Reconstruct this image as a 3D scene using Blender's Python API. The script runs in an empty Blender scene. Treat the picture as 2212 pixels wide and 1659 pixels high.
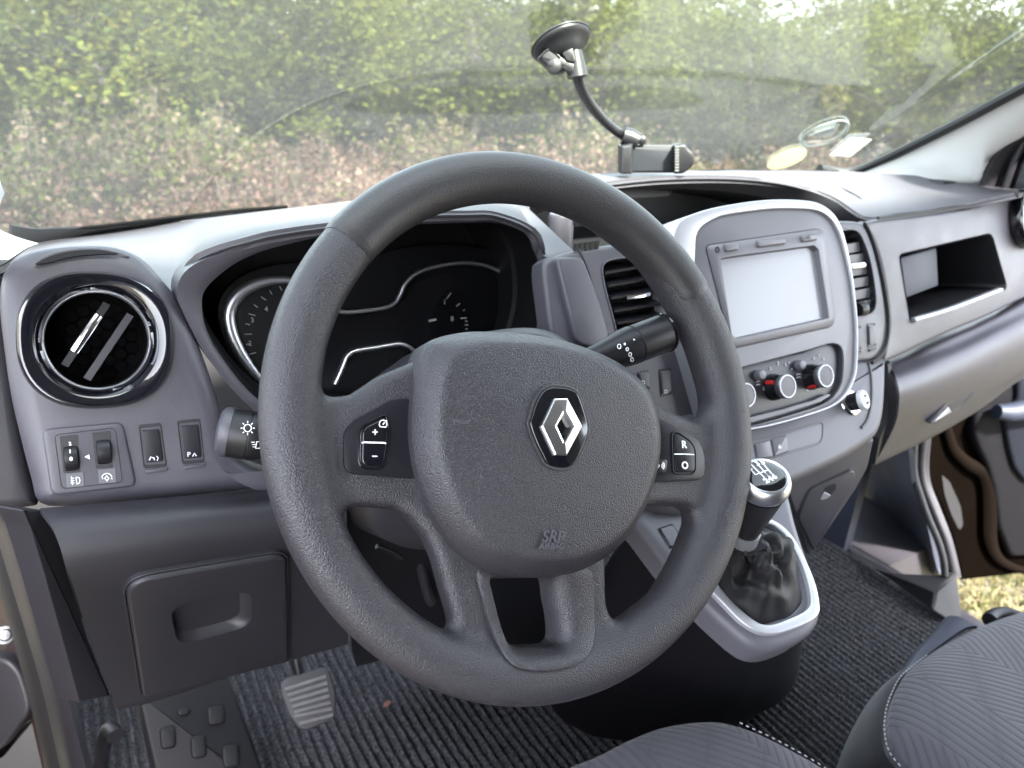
import bpy, bmesh, math, random
from mathutils.bvhtree import BVHTree
import numpy as np
from mathutils import Vector, Matrix
random.seed(7); np.random.seed(7)
R_ = math.radians
S = bpy.context.scene
COL = S.collection
# ------------------------------------------------------------------ camera
CAM = Vector((0, 0, 1.70)); YAW, PITCH, ROLL = R_(32.0), R_(22.5), R_(3.0)
F = 1659.0; CX, CY = 1106.0, 829.5
_r = Vector((math.cos(YAW), -math.sin(YAW), 0))
VF = Vector((math.sin(YAW)*math.cos(PITCH), math.cos(YAW)*math.cos(PITCH), -math.sin(PITCH)))
_u = _r.cross(VF)
VR = math.cos(ROLL)*_r + math.sin(ROLL)*_u
VU = math.cos(ROLL)*_u - math.sin(ROLL)*_r
cd = bpy.data.cameras.new('camera'); cam = bpy.data.objects.new('camera', cd); COL.objects.link(cam)
cd.sensor_width = 36; cd.lens = 36*F/2212; cd.clip_start = .02; cd.clip_end = 500
M = Matrix((VR, VU, -VF)).transposed().to_4x4(); M.translation = CAM
cam.matrix_world = M; S.camera = cam
cd.dof.use_dof = True; cd.dof.focus_distance = .56; cd.dof.aperture_fstop = 8.5
# ------------------------------------------------------------------ light
SUN_EL, SUN_AZ = R_(50), R_(176)      # azimuth clockwise from +Y
w = bpy.data.worlds.new('World'); S.world = w; w.use_nodes = True
nt = w.node_tree; bg = nt.nodes['Background']; sk = nt.nodes.new('ShaderNodeTexSky')
sk.sky_type = 'NISHITA'; sk.sun_disc = False; sk.sun_elevation = SUN_EL; sk.sun_rotation = SUN_AZ
sk.dust_density = 2.0; sk.air_density = 1.0
hs_ = nt.nodes.new('ShaderNodeHueSaturation'); hs_.inputs['Saturation'].default_value = .42
nt.links.new(sk.outputs[0], hs_.inputs['Color']); nt.links.new(hs_.outputs[0], bg.inputs[0]); bg.inputs[1].default_value = .15
sl = bpy.data.lights.new('sun', 'SUN'); sl.energy = 5.0; sl.angle = R_(5); sl.color = (1, .94, .86)
so = bpy.data.objects.new('sun', sl); COL.objects.link(so)
sd = Vector((math.sin(SUN_AZ)*math.cos(SUN_EL), math.cos(SUN_AZ)*math.cos(SUN_EL), math.sin(SUN_EL)))
so.rotation_euler = sd.to_track_quat('Z', 'Y').to_euler(); so.location = (0, 0, 30)
S.view_settings.view_transform = 'Standard'; S.view_settings.look = 'None'
S.view_settings.exposure = 3.65; S.view_settings.gamma = 1.0
S.cycles.use_denoising = True; S.cycles.max_bounces = 8; S.cycles.transparent_max_bounces = 16
S.cycles.sample_clamp_indirect = 6
# ------------------------------------------------------------------ pixel helpers
KT = dict(c1=(.5,0,0), c2=(.52,1061.8,0), c3=(.38396,0,477.8), c4=(.4,353.9,353.9), c5=(.3733,1194.5,353.9),
          c6=(.4,0,1017.6), c7=(.34675,884.8,663.6), c8=(.52,1061.8,884.8), d1=(.26667,1769.6,177),
          d2=(.32,1681.1,530.9), d3=(.29337,1769.6,929), d4=(.32012,1459.9,929), d5=(.36016,0,1061.8),
          d6=(.31992,707.8,1061.8), d7=(.48,1150.2,1327.2), d8=(.21331,1132.5,44.2), e1=(.16,1636.9,230),
          e2=(.112,707.8,867.1), e3=(.32,495.5,495.5), e4=(.21331,1504.2,398.2), e5=(.16,1548.4,725.5),
          e6=(.08535,1574.9,955.6))
def K(k, *pts):
    s, x, y = KT[k]
    return [(x+s*a, y+s*b) for a, b in pts]
def ray(px, py): return VF + VR*((px-CX)/F) - VU*((py-CY)/F)
class Plane:
    def __init__(s, o, n): s.o = Vector(o); s.n = Vector(n).normalized()
    def off(s, h): return Plane(s.o + s.n*h, s.n)
    def hit(s, px, py):
        r = ray(px, py); return CAM + r*((s.o-CAM).dot(s.n)/r.dot(s.n))
def face_plane(px, py, d, slope, yaw=0):
    """plane through a point seen at depth d; it leans back by slope and turns to the driver by yaw (degrees)"""
    a, b = R_(slope), R_(yaw)
    return Plane(CAM + ray(px, py)*d, (-math.sin(b)*math.cos(a), -math.cos(b)*math.cos(a), math.sin(a)))
def P(p, pl=None, d=None, X=None, Y=None, Z=None):
    px, py = p[0], p[1]
    if pl is not None: return pl.hit(px, py)
    r = ray(px, py)
    if Y is not None: d = (Y-CAM.y)/r.y
    if X is not None: d = (X-CAM.x)/r.x
    if Z is not None: d = (Z-CAM.z)/r.z
    return CAM + r*d
def PP(pts, **k): return [P(p, **k) for p in pts]
def cr(p0, p1, p2, p3, t):
    return .5*((2*p1) + (p2-p0)*t + (2*p0-5*p1+4*p2-p3)*t*t + (3*p1-p0-3*p2+p3)*t**3)
def spl(pts, n=None, closed=False, k=8):
    """smooth curve through points; resampled to n points by arc length when n is given"""
    pts = [Vector(p) for p in pts]; m = len(pts); out = []
    rng = m if closed else m-1
    for i in range(rng):
        if closed: a, b, c, e = pts[i-1], pts[i], pts[(i+1) % m], pts[(i+2) % m]
        else: a, b, c, e = pts[max(i-1, 0)], pts[i], pts[i+1], pts[min(i+2, m-1)]
        for j in range(k): out.append(cr(a, b, c, e, j/k))
    if not closed: out.append(pts[-1])
    return resample(out, n, closed) if n else out
def resample(pts, n, closed=False):
    q = pts+[pts[0]] if closed else pts
    L = [0]
    for a, b in zip(q, q[1:]): L.append(L[-1]+(b-a).length)
    T = L[-1]; out = []; j = 0
    for i in range(n):
        t = T*i/(n if closed else n-1)
        while j < len(L)-2 and L[j+1] < t: j += 1
        s = (t-L[j])/max(L[j+1]-L[j], 1e-9)
        out.append(q[j].lerp(q[j+1], min(s, 1)))
    return out
def rpoly(pts, r, k=5):
    """polygon with rounded corners (r a length or a list)"""
    pts = [Vector(p) for p in pts]; m = len(pts); out = []
    for i in range(m):
        a, b, c = pts[i-1], pts[i], pts[(i+1) % m]
        rr = r[i] if isinstance(r, (list, tuple)) else r
        la, lc = (a-b).length, (c-b).length
        s = b+(a-b)*min(rr/la, .48); e = b+(c-b)*min(rr/lc, .48)
        for j in range(k+1):
            t = j/k; out.append(s*(1-t)**2 + b*2*t*(1-t) + e*t*t)
    return out
def inset(pts, d, n):
    """move a closed planar outline inward by d (outward when negative)"""
    m = len(pts)
    area = sum(((pts[i]-pts[0]).cross(pts[(i+1) % m]-pts[0])).dot(n) for i in range(m))
    sg = 1 if area > 0 else -1; out = []
    for i in range(m):
        t = pts[(i+1) % m]-pts[i-1]
        if t.length < 1e-9: t = pts[(i+2) % m]-pts[i-2]
        out.append(pts[i] + n.cross(t).normalized()*(d*sg))
    if d > 0:                              # tight corners fold over: gather folded runs into one point
        bad = [(out[(i+1) % m]-out[i]).dot(pts[(i+1) % m]-pts[i]) <= 0 for i in range(m)]
        if any(bad) and not all(bad):
            i0 = next(i for i in range(m) if not bad[i])
            i = i0
            while i < i0+m:
                if bad[i % m]:
                    j = i
                    while bad[j % m]: j += 1
                    c = Vector()
                    for k in range(i, j+1): c += out[k % m]/(j-i+1)
                    for k in range(i, j+1): out[k % m] = c.copy()
                    i = j
                i += 1
    return out
class MB:
    def __init__(s): s.v = []; s.f = []; s.m = []
    def add(s, vs, fs, mat=0):
        b = len(s.v); s.v += [tuple(v) for v in vs]
        for f in fs: s.f.append(tuple(b+i for i in f)); s.m.append(mat)
        return s
    def loops(s, loops, closed=True, cap0=False, cap1=False, mat=0, wrap=False):
        n = len(loops[0]); vs = [p for l in loops for p in l]; fs = []
        L = len(loops)
        for i in range(L if wrap else L-1):
            i2 = (i+1) % L
            for j in range(n if closed else n-1):
                k = (j+1) % n
                fs.append((i*n+j, i*n+k, i2*n+k, i2*n+j))
        if cap0: fs.append(tuple(range(n-1, -1, -1)))
        if cap1: fs.append(tuple((L-1)*n+j for j in range(n)))
        return s.add(vs, fs, mat)
    def slab(s, pts, n, h0, h1, bev=.002, steps=3, mat=0, cap0=True):
        """outline extruded from n*h0 up to n*h1 with a rounded upper edge"""
        loops = [[p+n*h0 for p in pts], [p+n*(h1-bev) for p in pts]]
        for i in range(1, steps+1):
            a = math.pi/2*i/steps
            q = inset(pts, bev*(1-math.cos(a)), n)
            loops.append([p+n*(h1-bev+bev*math.sin(a)) for p in q])
        return s.loops(loops, True, cap0, True, mat)
    def ring(s, outer, inner, n, h0, h1, bev=.002, steps=3, mat=0, hin=None):
        """frame between two outlines of equal count, with rounded upper edges"""
        hin = h0 if hin is None else hin
        loops = [[p+n*h0 for p in outer], [p+n*(h1-bev) for p in outer]]
        for i in range(1, steps+1):
            a = math.pi/2*i/steps
            loops.append([p+n*(h1-bev+bev*math.sin(a)) for p in inset(outer, bev*(1-math.cos(a)), n)])
        for i in range(steps, 0, -1):
            a = math.pi/2*i/steps
            loops.append([p+n*(h1-bev+bev*math.sin(a)) for p in inset(inner, -bev*(1-math.cos(a)), n)])
        loops.append([p+n*(h1-bev) for p in inner]); loops.append([p+n*hin for p in inner])
        return s.loops(loops, True, mat=mat, wrap=True)
    def tube(s, pts, r, seg=10, closed=False, mat=0, flat=1.0, up=None):
        m = len(pts); loops = []; ref = Vector(up) if up else None
        for i, p in enumerate(pts):
            a = pts[i-1] if (closed or i) else p; b = pts[(i+1) % m] if (closed or i < m-1) else p
            t = (b-a).normalized()
            if ref is None: ref = Vector((0, 0, 1)) if abs(t.z) < .9 else Vector((1, 0, 0))
            x = (ref-t*ref.dot(t)).normalized(); y = t.cross(x)
            if up is None: ref = x
            rr = r[i] if isinstance(r, (list, tuple)) else r
            loops.append([p+x*(rr*flat*math.cos(q))+y*(rr*math.sin(q)) for q in (2*math.pi*j/seg for j in range(seg))])
        return s.loops(loops, True, not closed, not closed, mat, wrap=closed)
    def lathe(s, prof, c, ax, seg=32, mat=0, sx=1.0, mats=None, xdir=None):
        ax = Vector(ax).normalized(); x = Vector(xdir) if xdir is not None else ax.orthogonal()
        x = (x-ax*x.dot(ax)).normalized(); y = ax.cross(x)
        L = [[Vector(c)+ax*h+x*(r*sx*math.cos(2*math.pi*j/seg))+y*(r*math.sin(2*math.pi*j/seg)) for j in range(seg)] for r, h in prof]
        if mats is None: return s.loops(L, True, True, True, mat)
        for i in range(len(L)-1): s.loops(L[i:i+2], True, False, False, mats[i])
        b = len(s.v); s.v += [tuple(p) for p in L[-1]]; s.f.append(tuple(b+j for j in range(seg))); s.m.append(mats[-1])
        return s
    def patch(s, grid, ku=6, kv=6, thick=0.0, mat=0, flip=False):
        """smooth surface through a grid of points; thick gives it a real back face"""
        G = [[Vector(p) for p in row] for row in grid]
        rows = [spl(r, k=ku) for r in G]
        cols = [spl([r[j] for r in rows], k=kv) for j in range(len(rows[0]))]
        n, m = len(cols[0]), len(cols)
        A = [[cols[j][i] for j in range(m)] for i in range(n)]
        fs = [(i*m+j, i*m+j+1, (i+1)*m+j+1, (i+1)*m+j) for i in range(n-1) for j in range(m-1)]
        vs = [p for r in A for p in r]
        if flip: fs = [f[::-1] for f in fs]
        s.add(vs, fs, mat)
        if thick:
            tot = sum(((Vector((.6, 0, 1.6))-vs[f[0]]).normalized().dot((vs[f[2]]-vs[f[0]]).cross(vs[f[3]]-vs[f[1]])) for f in fs))
            if tot < 0: thick = -thick          # the back lies on the side away from the cab's middle
            nor = [Vector() for _ in vs]
            for f in fs:
                q = (vs[f[2]]-vs[f[0]]).cross(vs[f[3]]-vs[f[1]])
                for i in f: nor[i] += q
            bk = [v-(nn.normalized()*thick if nn.length > 0 else Vector()) for v, nn in zip(vs, nor)]
            s.add(bk, [f[::-1] for f in fs], mat)
            edge = [j for j in range(m)]+[i*m+m-1 for i in range(1, n)]+[(n-1)*m+j for j in range(m-2, -1, -1)]+[i*m for i in range(n-2, 0, -1)]
            E = len(edge); vv = [vs[i] for i in edge]+[bk[i] for i in edge]
            ef = [(i, E+i, E+(i+1) % E, (i+1) % E) for i in range(E)]
            if flip: ef = [f[::-1] for f in ef]
            s.add(vv, ef, mat)
        return s
    def box(s, c, x, y, z, mat=0):
        c, x, y, z = map(Vector, (c, x, y, z))
        vs = [c+x*a+y*b+z*e for e in (-1, 1) for b in (-1, 1) for a in (-1, 1)]
        return s.add(vs, [(0,2,3,1),(4,5,7,6),(0,1,5,4),(2,6,7,3),(0,4,6,2),(1,3,7,5)], mat)
    def build(s, name, mats, parent=None, ang=40, **props):
        me = bpy.data.meshes.new(name); o0 = parent_origin(parent)
        me.from_pydata([(v[0]-o0[0], v[1]-o0[1], v[2]-o0[2]) for v in s.v], [], s.f)
        for mm in (mats if isinstance(mats, (list, tuple)) else [mats]): me.materials.append(mm)
        me.polygons.foreach_set('material_index', s.m)
        me.polygons.foreach_set('use_smooth', [len(f) < 7 for f in s.f])
        bm = bmesh.new(); bm.from_mesh(me)
        bmesh.ops.remove_doubles(bm, verts=bm.verts, dist=1e-6)
        bmesh.ops.recalc_face_normals(bm, faces=bm.faces)
        bm.to_mesh(me); bm.free(); me.set_sharp_from_angle(angle=R_(ang)); me.update()
        return link(name, me, parent, **props)
def cut(ob, mb):
    """cut a closed shape out of an object and keep the result as its mesh"""
    me = bpy.data.meshes.new('cutter'); o0 = parent_origin(ob)
    me.from_pydata([(v[0]-o0[0], v[1]-o0[1], v[2]-o0[2]) for v in mb.v], [], mb.f)
    bm = bmesh.new(); bm.from_mesh(me); bmesh.ops.remove_doubles(bm, verts=bm.verts, dist=1e-6)
    bmesh.ops.recalc_face_normals(bm, faces=bm.faces); bm.to_mesh(me); bm.free()
    me.materials.append(ob.data.materials[0])
    c = bpy.data.objects.new('cutter', me); COL.objects.link(c); c.location = o0
    par, loc = ob.parent, ob.location.copy(); ob.parent = None; ob.location = o0
    md = ob.modifiers.new('cut', 'BOOLEAN'); md.operation = 'DIFFERENCE'; md.object = c; md.solver = 'EXACT'
    dg = bpy.context.evaluated_depsgraph_get(); dg.update()
    new = bpy.data.meshes.new_from_object(ob.evaluated_get(dg)); old = ob.data; nm = old.name
    ob.modifiers.remove(md); ob.data = new; bpy.data.meshes.remove(old); new.name = nm
    bpy.data.objects.remove(c); bpy.data.meshes.remove(me)
    ob.parent = par; ob.location = loc
    new.polygons.foreach_set('use_smooth', [len(p.vertices) < 7 for p in new.polygons]); new.set_sharp_from_angle(angle=R_(40)); new.update()
def parent_origin(p):
    o = Vector((0, 0, 0))
    while p is not None: o = o+p.location; p = p.parent
    return o
def link(name, data, parent=None, **props):
    o = bpy.data.objects.new(name, data); COL.objects.link(o)
    if parent is not None: o.parent = parent
    for k, v in props.items(): o[k] = v
    return o
def thing(name, label, cat, loc=(0, 0, 0), group=None):
    o = bpy.data.objects.new(name, None); COL.objects.link(o); o.location = loc
    o.empty_display_size = .05; o['label'] = label; o['category'] = cat
    if group: o['group'] = group
    return o
def text(mb, s, p, pl, size, dx=(1, 0), h=.0004, mat=0, bold=0.0, shear=0.0, depth=.0003):
    """lettering laid on a plane at pixel p, reading along pixel direction dx"""
    cu = bpy.data.curves.new('lettering', 'FONT'); cu.body = s; cu.size = size; cu.align_x = 'CENTER'; cu.align_y = 'CENTER'
    cu.offset = bold; cu.resolution_u = 3; cu.shear = shear; cu.extrude = depth/2
    ob = bpy.data.objects.new('lettering', cu); COL.objects.link(ob)
    me = bpy.data.meshes.new_from_object(ob.evaluated_get(bpy.context.evaluated_depsgraph_get()))
    c = pl.hit(*p)+pl.n*h; x = (pl.hit(p[0]+dx[0], p[1]+dx[1])-pl.hit(*p)).normalized(); y = pl.n.cross(x)
    mb.add([c+x*v.co.x+y*v.co.y+pl.n*v.co.z for v in me.vertices], [tuple(q.vertices) for q in me.polygons], mat)
    bpy.data.objects.remove(ob); bpy.data.curves.remove(cu); bpy.data.meshes.remove(me)
def stroke(mb, pts, pl, wpx, h=.0004, closed=False, mat=0):
    """a raised printed line on a plane through pixel points"""
    q = [pl.hit(*p)+pl.n*h for p in pts]
    wd = (pl.hit(pts[0][0]+wpx, pts[0][1])-pl.hit(*pts[0])).length
    mb.tube(q, wd/2, 6, closed, mat, flat=.3, up=pl.n)
def bvh_of(mb): return BVHTree.FromPolygons([Vector(v) for v in mb.v], mb.f)
def bhit(b, px, py):
    h, n, _, _ = b.ray_cast(CAM, ray(px, py).normalized())
    if h is None: return None, None
    return h, (-n if n.dot(ray(px, py)) > 0 else n)
def tangent(b, px, py, r=4):
    """plane that fits a curved surface round a pixel"""
    q = [bhit(b, px+dx, py+dy)[0] for dx, dy in ((r, 0), (-r*.5, r*.87), (-r*.5, -r*.87))]
    n = (q[1]-q[0]).cross(q[2]-q[0]).normalized()
    return Plane((q[0]+q[1]+q[2])/3, -n if n.dot(ray(px, py)) > 0 else n)
def stroke_on(mb, pts, b, wpx, h=.0003, closed=False, mat=0):
    """a printed line that follows a curved surface"""
    hs_ = [bhit(b, *p) for p in pts]
    if any(x[0] is None for x in hs_): return
    wd = (hs_[0][0]-CAM).length/F*wpx; n = sum((x[1] for x in hs_), Vector()).normalized()
    mb.tube([x[0]+x[1]*h for x in hs_], wd/2, 6, closed, mat, flat=.35, up=n)
# ------------------------------------------------------------------ materials
def mat(name, col, rough=.5, metal=0., bump=None, coat=0., var=0., spec=.5, vscale=8., sheen=0., dist=.0004):
    """bump: (kind, scale, strength); var: brightness variation of the colour"""
    m = bpy.data.materials.new(name); m.use_nodes = True; t = m.node_tree; b = t.nodes['Principled BSDF']
    b.inputs['Base Color'].default_value = (*col, 1); b.inputs['Roughness'].default_value = rough
    b.inputs['Metallic'].default_value = metal; b.inputs['Specular IOR Level'].default_value = spec
    b.inputs['Coat Weight'].default_value = coat; b.inputs['Coat Roughness'].default_value = .06
    b.inputs['Sheen Weight'].default_value = sheen
    tc = t.nodes.new('ShaderNodeTexCoord')
    if var:
        nz = t.nodes.new('ShaderNodeTexNoise'); nz.inputs['Scale'].default_value = vscale; nz.inputs['Detail'].default_value = 5
        t.links.new(tc.outputs['Object'], nz.inputs['Vector'])
        mr = t.nodes.new('ShaderNodeMapRange'); mr.inputs[1].default_value = .3; mr.inputs[2].default_value = .7
        mr.inputs[3].default_value = 1-var; mr.inputs[4].default_value = 1+var
        t.links.new(nz.outputs['Fac'], mr.inputs[0])
        mx = t.nodes.new('ShaderNodeVectorMath'); mx.operation = 'SCALE'; mx.inputs[0].default_value = col
        t.links.new(mr.outputs[0], mx.inputs['Scale']); t.links.new(mx.outputs[0], b.inputs['Base Color'])
        m2 = t.nodes.new('ShaderNodeMapRange'); m2.inputs[1].default_value = .3; m2.inputs[2].default_value = .7
        m2.inputs[3].default_value = max(rough-.06, .02); m2.inputs[4].default_value = min(rough+.06, 1)
        t.links.new(nz.outputs['Fac'], m2.inputs[0]); t.links.new(m2.outputs[0], b.inputs['Roughness'])
    if bump:
        kind, sc, st = bump
        bp = t.nodes.new('ShaderNodeBump'); bp.inputs['Strength'].default_value = st; bp.inputs['Distance'].default_value = dist
        if kind == 'leather':
            vz = t.nodes.new('ShaderNodeTexVoronoi'); vz.feature = 'SMOOTH_F1'; vz.inputs['Scale'].default_value = sc
            vz.inputs['Smoothness'].default_value = .4
            wz = t.nodes.new('ShaderNodeTexNoise'); wz.inputs['Scale'].default_value = sc*.6
            ad = t.nodes.new('ShaderNodeVectorMath'); ad.operation = 'MULTIPLY_ADD'; ad.inputs[1].default_value = (.35/sc,)*3
            t.links.new(tc.outputs['Object'], wz.inputs['Vector']); t.links.new(wz.outputs['Color'], ad.inputs[0])
            t.links.new(tc.outputs['Object'], ad.inputs[2]); t.links.new(ad.outputs[0], vz.inputs['Vector'])
            iv = t.nodes.new('ShaderNodeMath'); iv.operation = 'SUBTRACT'; iv.inputs[0].default_value = 1
            t.links.new(vz.outputs['Distance'], iv.inputs[1]); t.links.new(iv.outputs[0], bp.inputs['Height'])
        else:
            nz2 = t.nodes.new('ShaderNodeTexNoise'); nz2.inputs['Scale'].default_value = sc; nz2.inputs['Detail'].default_value = 3
            t.links.new(tc.outputs['Object'], nz2.inputs['Vector']); t.links.new(nz2.outputs['Fac'], bp.inputs['Height'])
        t.links.new(bp.outputs[0], b.inputs['Normal'])
    return m
DUST_VEIL = .026  # film of dust, thickened to stand in for reflected haze too
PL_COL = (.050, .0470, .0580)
TOP_COL = (.054, .0515, .061)  # same dash plastic, colour brightened on the pads to strengthen the windscreen glare
MT = dict(
    dash=mat('dash_plastic', PL_COL, .42, bump=('noise', 1100, .35), var=.10, vscale=22),
    dash_top=mat('brightened_dash_plastic', TOP_COL, .5, bump=('noise', 1100, .35), var=.10, vscale=16),
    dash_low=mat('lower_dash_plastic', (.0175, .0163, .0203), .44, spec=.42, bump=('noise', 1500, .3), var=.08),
    wheel=mat('wheel_grain', (.029, .0268, .0322), .38, bump=('leather', 1200, .75), var=.08, dist=.0005),
    rim_top=mat('rim_top_grain', (.029, .0272, .0295), .42, bump=('leather', 1100, .5), var=.08),
    airbag=mat('airbag_grain', (.0285, .0262, .0318), .38, bump=('leather', 1100, .8), var=.08, dist=.0005),
    gloss=mat('gloss_black', (.006, .006, .009), .08, coat=.5),
    black=mat('matt_black', (.007, .007, .009), .5),
    dark=mat('dark_plastic', (.0075, .0072, .0092), .42, spec=.35, bump=('noise', 1400, .2)),
    switch=mat('switch_plastic', (.011, .0105, .014), .36, spec=.28),
    chrome=mat('chrome', (.85, .85, .87), .14, 1.0),
    satin=mat('satin_silver', (.66, .66, .70), .34, 1.0),
    silverp=mat('silver_paint', (.36, .36, .39), .40, .55),
    knobrim=mat('knob_silver', (.24, .24, .26), .40, .9),
    white=mat('white_print', (.85, .85, .88), .5),
    greyprint=mat('grey_print', (.5, .5, .54), .5),
    red=mat('red_mark', (.45, .02, .02), .4),
    screen=mat('screen_sky_grey', (.25, .25, .275), .22, spec=.4),  # pale colour stands in for sky reflected in the screen
    media=mat('media_plastic', (.115, .111, .128), .42, bump=('noise', 1500, .15), var=.05),
    rubber=mat('rubber_seal', (.012, .012, .013), .6),
    pillar=mat('pillar_trim', (.62, .615, .62), .6, bump=('noise', 700, .2), var=.04),
    headliner=mat('headliner_cloth', (.28, .28, .28), .9, bump=('noise', 600, .3)),
    seat_dark=mat('seat_side_cloth', (.008, .0075, .0095), .85, spec=.15, bump=('noise', 1600, .6), sheen=.2),
    stitch=mat('stitch_thread', (.42, .40, .42), .7),
    boot=mat('boot_leather', (.010, .0095, .011), .58, spec=.4, bump=('leather', 900, .5)),
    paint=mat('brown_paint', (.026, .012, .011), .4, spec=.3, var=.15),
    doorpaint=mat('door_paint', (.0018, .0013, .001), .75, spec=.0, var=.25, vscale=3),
    metal=mat('zinc_metal', (.25, .25, .26), .4, 1.0),
    blue=mat('blue_grey_trim', (.032, .036, .052), .5, spec=.35, bump=('noise', 1300, .2), var=.06),
    carpet=mat('carpet_black', (.006, .006, .007), .95, bump=('noise', 900, 1.0)),
    pedal_pad=mat('pedal_base', (.035, .033, .035), .6),
    pedal=mat('pedal_rubber', (.12, .115, .12), .6, var=.2, vscale=60),
    mount=mat('mount_plastic', (.008, .008, .0095), .42),
    mount_grey=mat('mount_grey', (.013, .013, .015), .42),
    pad=mat('mount_pad', (.017, .019, .024), .6),
    yellow=mat('yellow_paper', (.85, .82, .60), .6), paper=mat('white_paper', (.88, .88, .88), .6),
    frit=mat('glass_frit', (.005, .005, .006), .7, spec=.15),
)

for k_ in ('yellow', 'paper'):      # thin paper lets daylight through
    t = MT[k_].node_tree; b = t.nodes['Principled BSDF']; tl = t.nodes.new('ShaderNodeBsdfTranslucent'); tl.inputs[0].default_value = b.inputs['Base Color'].default_value
    mx = t.nodes.new('ShaderNodeMixShader'); mx.inputs[0].default_value = .5; t.links.new(b.outputs[0], mx.inputs[1]); t.links.new(tl.outputs[0], mx.inputs[2]); t.links.new(mx.outputs[0], t.nodes['Material Output'].inputs[0])
# ------------------------------------------------------------------ steering wheel
WC = CAM + VR*.02056 - VU*.02268 + VF*.54047
WN = (VR*.46672 + VU*.15643 - VF*.87046).normalized()
WU = Vector((1, 0, 0)); WU = (WU-WN*WU.dot(WN)).normalized(); WV = WN.cross(WU)
WPL = Plane(WC, WN)
def wuv(px, py, h=.004):
    q = WPL.off(h).hit(px, py)-WC; return (q.dot(WU), q.dot(WV))
def W3(u, v, h=0): return WC+WU*u+WV*v+WN*h
def surface_nets(D, org, hs):
    ins = D < 0; nx, ny, nz = D.shape
    off = [(a, b, c) for a in (0, 1) for b in (0, 1) for c in (0, 1)]
    acc = np.zeros((nx-1, ny-1, nz-1, 3)); cnt = np.zeros((nx-1, ny-1, nz-1))
    sl_ = lambda A, o: A[o[0]:nx-1+o[0], o[1]:ny-1+o[1], o[2]:nz-1+o[2]]
    for o in off:
        for ax in range(3):
            if o[ax]: continue
            p = list(o); p[ax] = 1
            a, b = sl_(D, o), sl_(D, p); mk = (a < 0) != (b < 0)
            t = np.where(mk, a/np.where(mk, a-b, 1), 0)
            for k in range(3): acc[..., k] += np.where(mk, o[k]+(t if k == ax else 0), 0)
            cnt += mk
    act = cnt > 0; idx = -np.ones(act.shape, int); idx[act] = np.arange(act.sum())
    pos = np.argwhere(act)+acc[act]/cnt[act][:, None]
    vs = np.array(org)+pos*np.array(hs); fs = []
    for ax in range(3):
        b, c = (ax+1) % 3, (ax+2) % 3
        sa = [slice(1, n-1) for n in D.shape]; sb = list(sa); sa[ax] = slice(0, D.shape[ax]-1); sb[ax] = slice(1, D.shape[ax])
        A, B = ins[tuple(sa)], ins[tuple(sb)]; ch = np.argwhere(A != B); fl = A[A != B]
        o = ch.copy()
        for k in range(3):
            if k != ax: o[:, k] += 1
        q = []
        for db, dc in ((0, 0), (-1, 0), (-1, -1), (0, -1)):
            r = o.copy(); r[:, b] += db; r[:, c] += dc; q.append(idx[r[:, 0], r[:, 1], r[:, 2]])
        q = np.stack(q, 1); q[~fl] = q[~fl][:, ::-1]; fs.append(q)
    return vs, np.concatenate(fs)
def poly_sdf(U, V, poly):
    p = np.array(poly); d = np.full(U.shape, 1e9); s = np.ones(U.shape)
    for i in range(len(p)):
        a, b = p[i], p[i-1]; e = b-a; wx, wy = U-a[0], V-a[1]
        t = np.clip((wx*e[0]+wy*e[1])/(e@e), 0, 1)
        d = np.minimum(d, (wx-e[0]*t)**2+(wy-e[1]*t)**2)
        c1, c2, c3 = V >= a[1], V < b[1], e[0]*wy > e[1]*wx
        s = np.where((c1 & c2 & c3) | (~c1 & ~c2 & ~c3), -s, s)
    return s*np.sqrt(d)
def smin(a, b, k):
    h = np.clip(.5+.5*(b-a)/k, 0, 1); return b*(1-h)+a*h-k*h*(1-h)
RIM, RA, RB = .175, .0168, .0165
OP = [
 [(692,834),(702,844),(754,838),(814,798),(874,774),(914,756),(970,800),(1100,800),(1250,830),(1340,870),(1405,853),(1457,880),(1502,897),(1521,889),(1532,868),(1528,837),(1500,747),(1474,690),(1400,560),(1250,440),(1090,395),(930,440),(800,545),(730,660),(700,740)],
 [(737,1119),(753,1106),(800,1106),(852,1110),(880,1129),(912,1167),(932,1212),(957,1299),(973,1350),(975,1372),(962,1377),(900,1346),(820,1270),(772,1206),(743,1151)],
 [(1374,1110),(1426,1102),(1474,1103),(1492,1113),(1493,1130),(1474,1184),(1453,1232),(1426,1285),(1374,1322),(1345,1341),(1330,1333),(1319,1301),(1314,1207),(1340,1150)],
 [(1066,1254),(1130,1250),(1194,1255),(1202,1300),(1210,1340),(1212,1380),(1194,1396),(1155,1400),(1117,1399),(1101,1385),(1088,1345),(1076,1302)]]
wheel = thing('steering_wheel', 'dark grey grained three-spoke steering wheel with a diamond emblem on its hub', 'steering wheel', WC)
hs = .0021; ax = np.arange(-.205, .206, hs); aw = np.arange(-.034, .034, hs)
U2, V2 = np.meshgrid(ax, ax, indexing='ij'); RHO = np.hypot(U2, V2)
pl2 = RHO-.168
for i, o in enumerate(OP):
    q = [wuv(*p, h=.002) for p in o]
    if i == 3: q = [tuple(v)[:2] for v in spl([Vector((*a, 0)) for a in q], closed=True, k=3)]
    pl2 = np.maximum(pl2, -(poly_sdf(U2, V2, q)-(.004 if i == 0 else .003)))
U, V, Wg = np.meshgrid(ax, ax, aw, indexing='ij')
rho = RHO[:, :, None]; w0 = -.006+.004*np.clip((.15-rho)/.1, 0, 1)
qx = pl2[:, :, None]+.007; qw = np.abs(Wg-w0)-.0105+.007
plate = np.hypot(np.maximum(qx, 0), np.maximum(qw, 0))+np.minimum(np.maximum(qx, qw), 0)-.007
ang = np.arctan2(V2, U2)[:, :, None]
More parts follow.
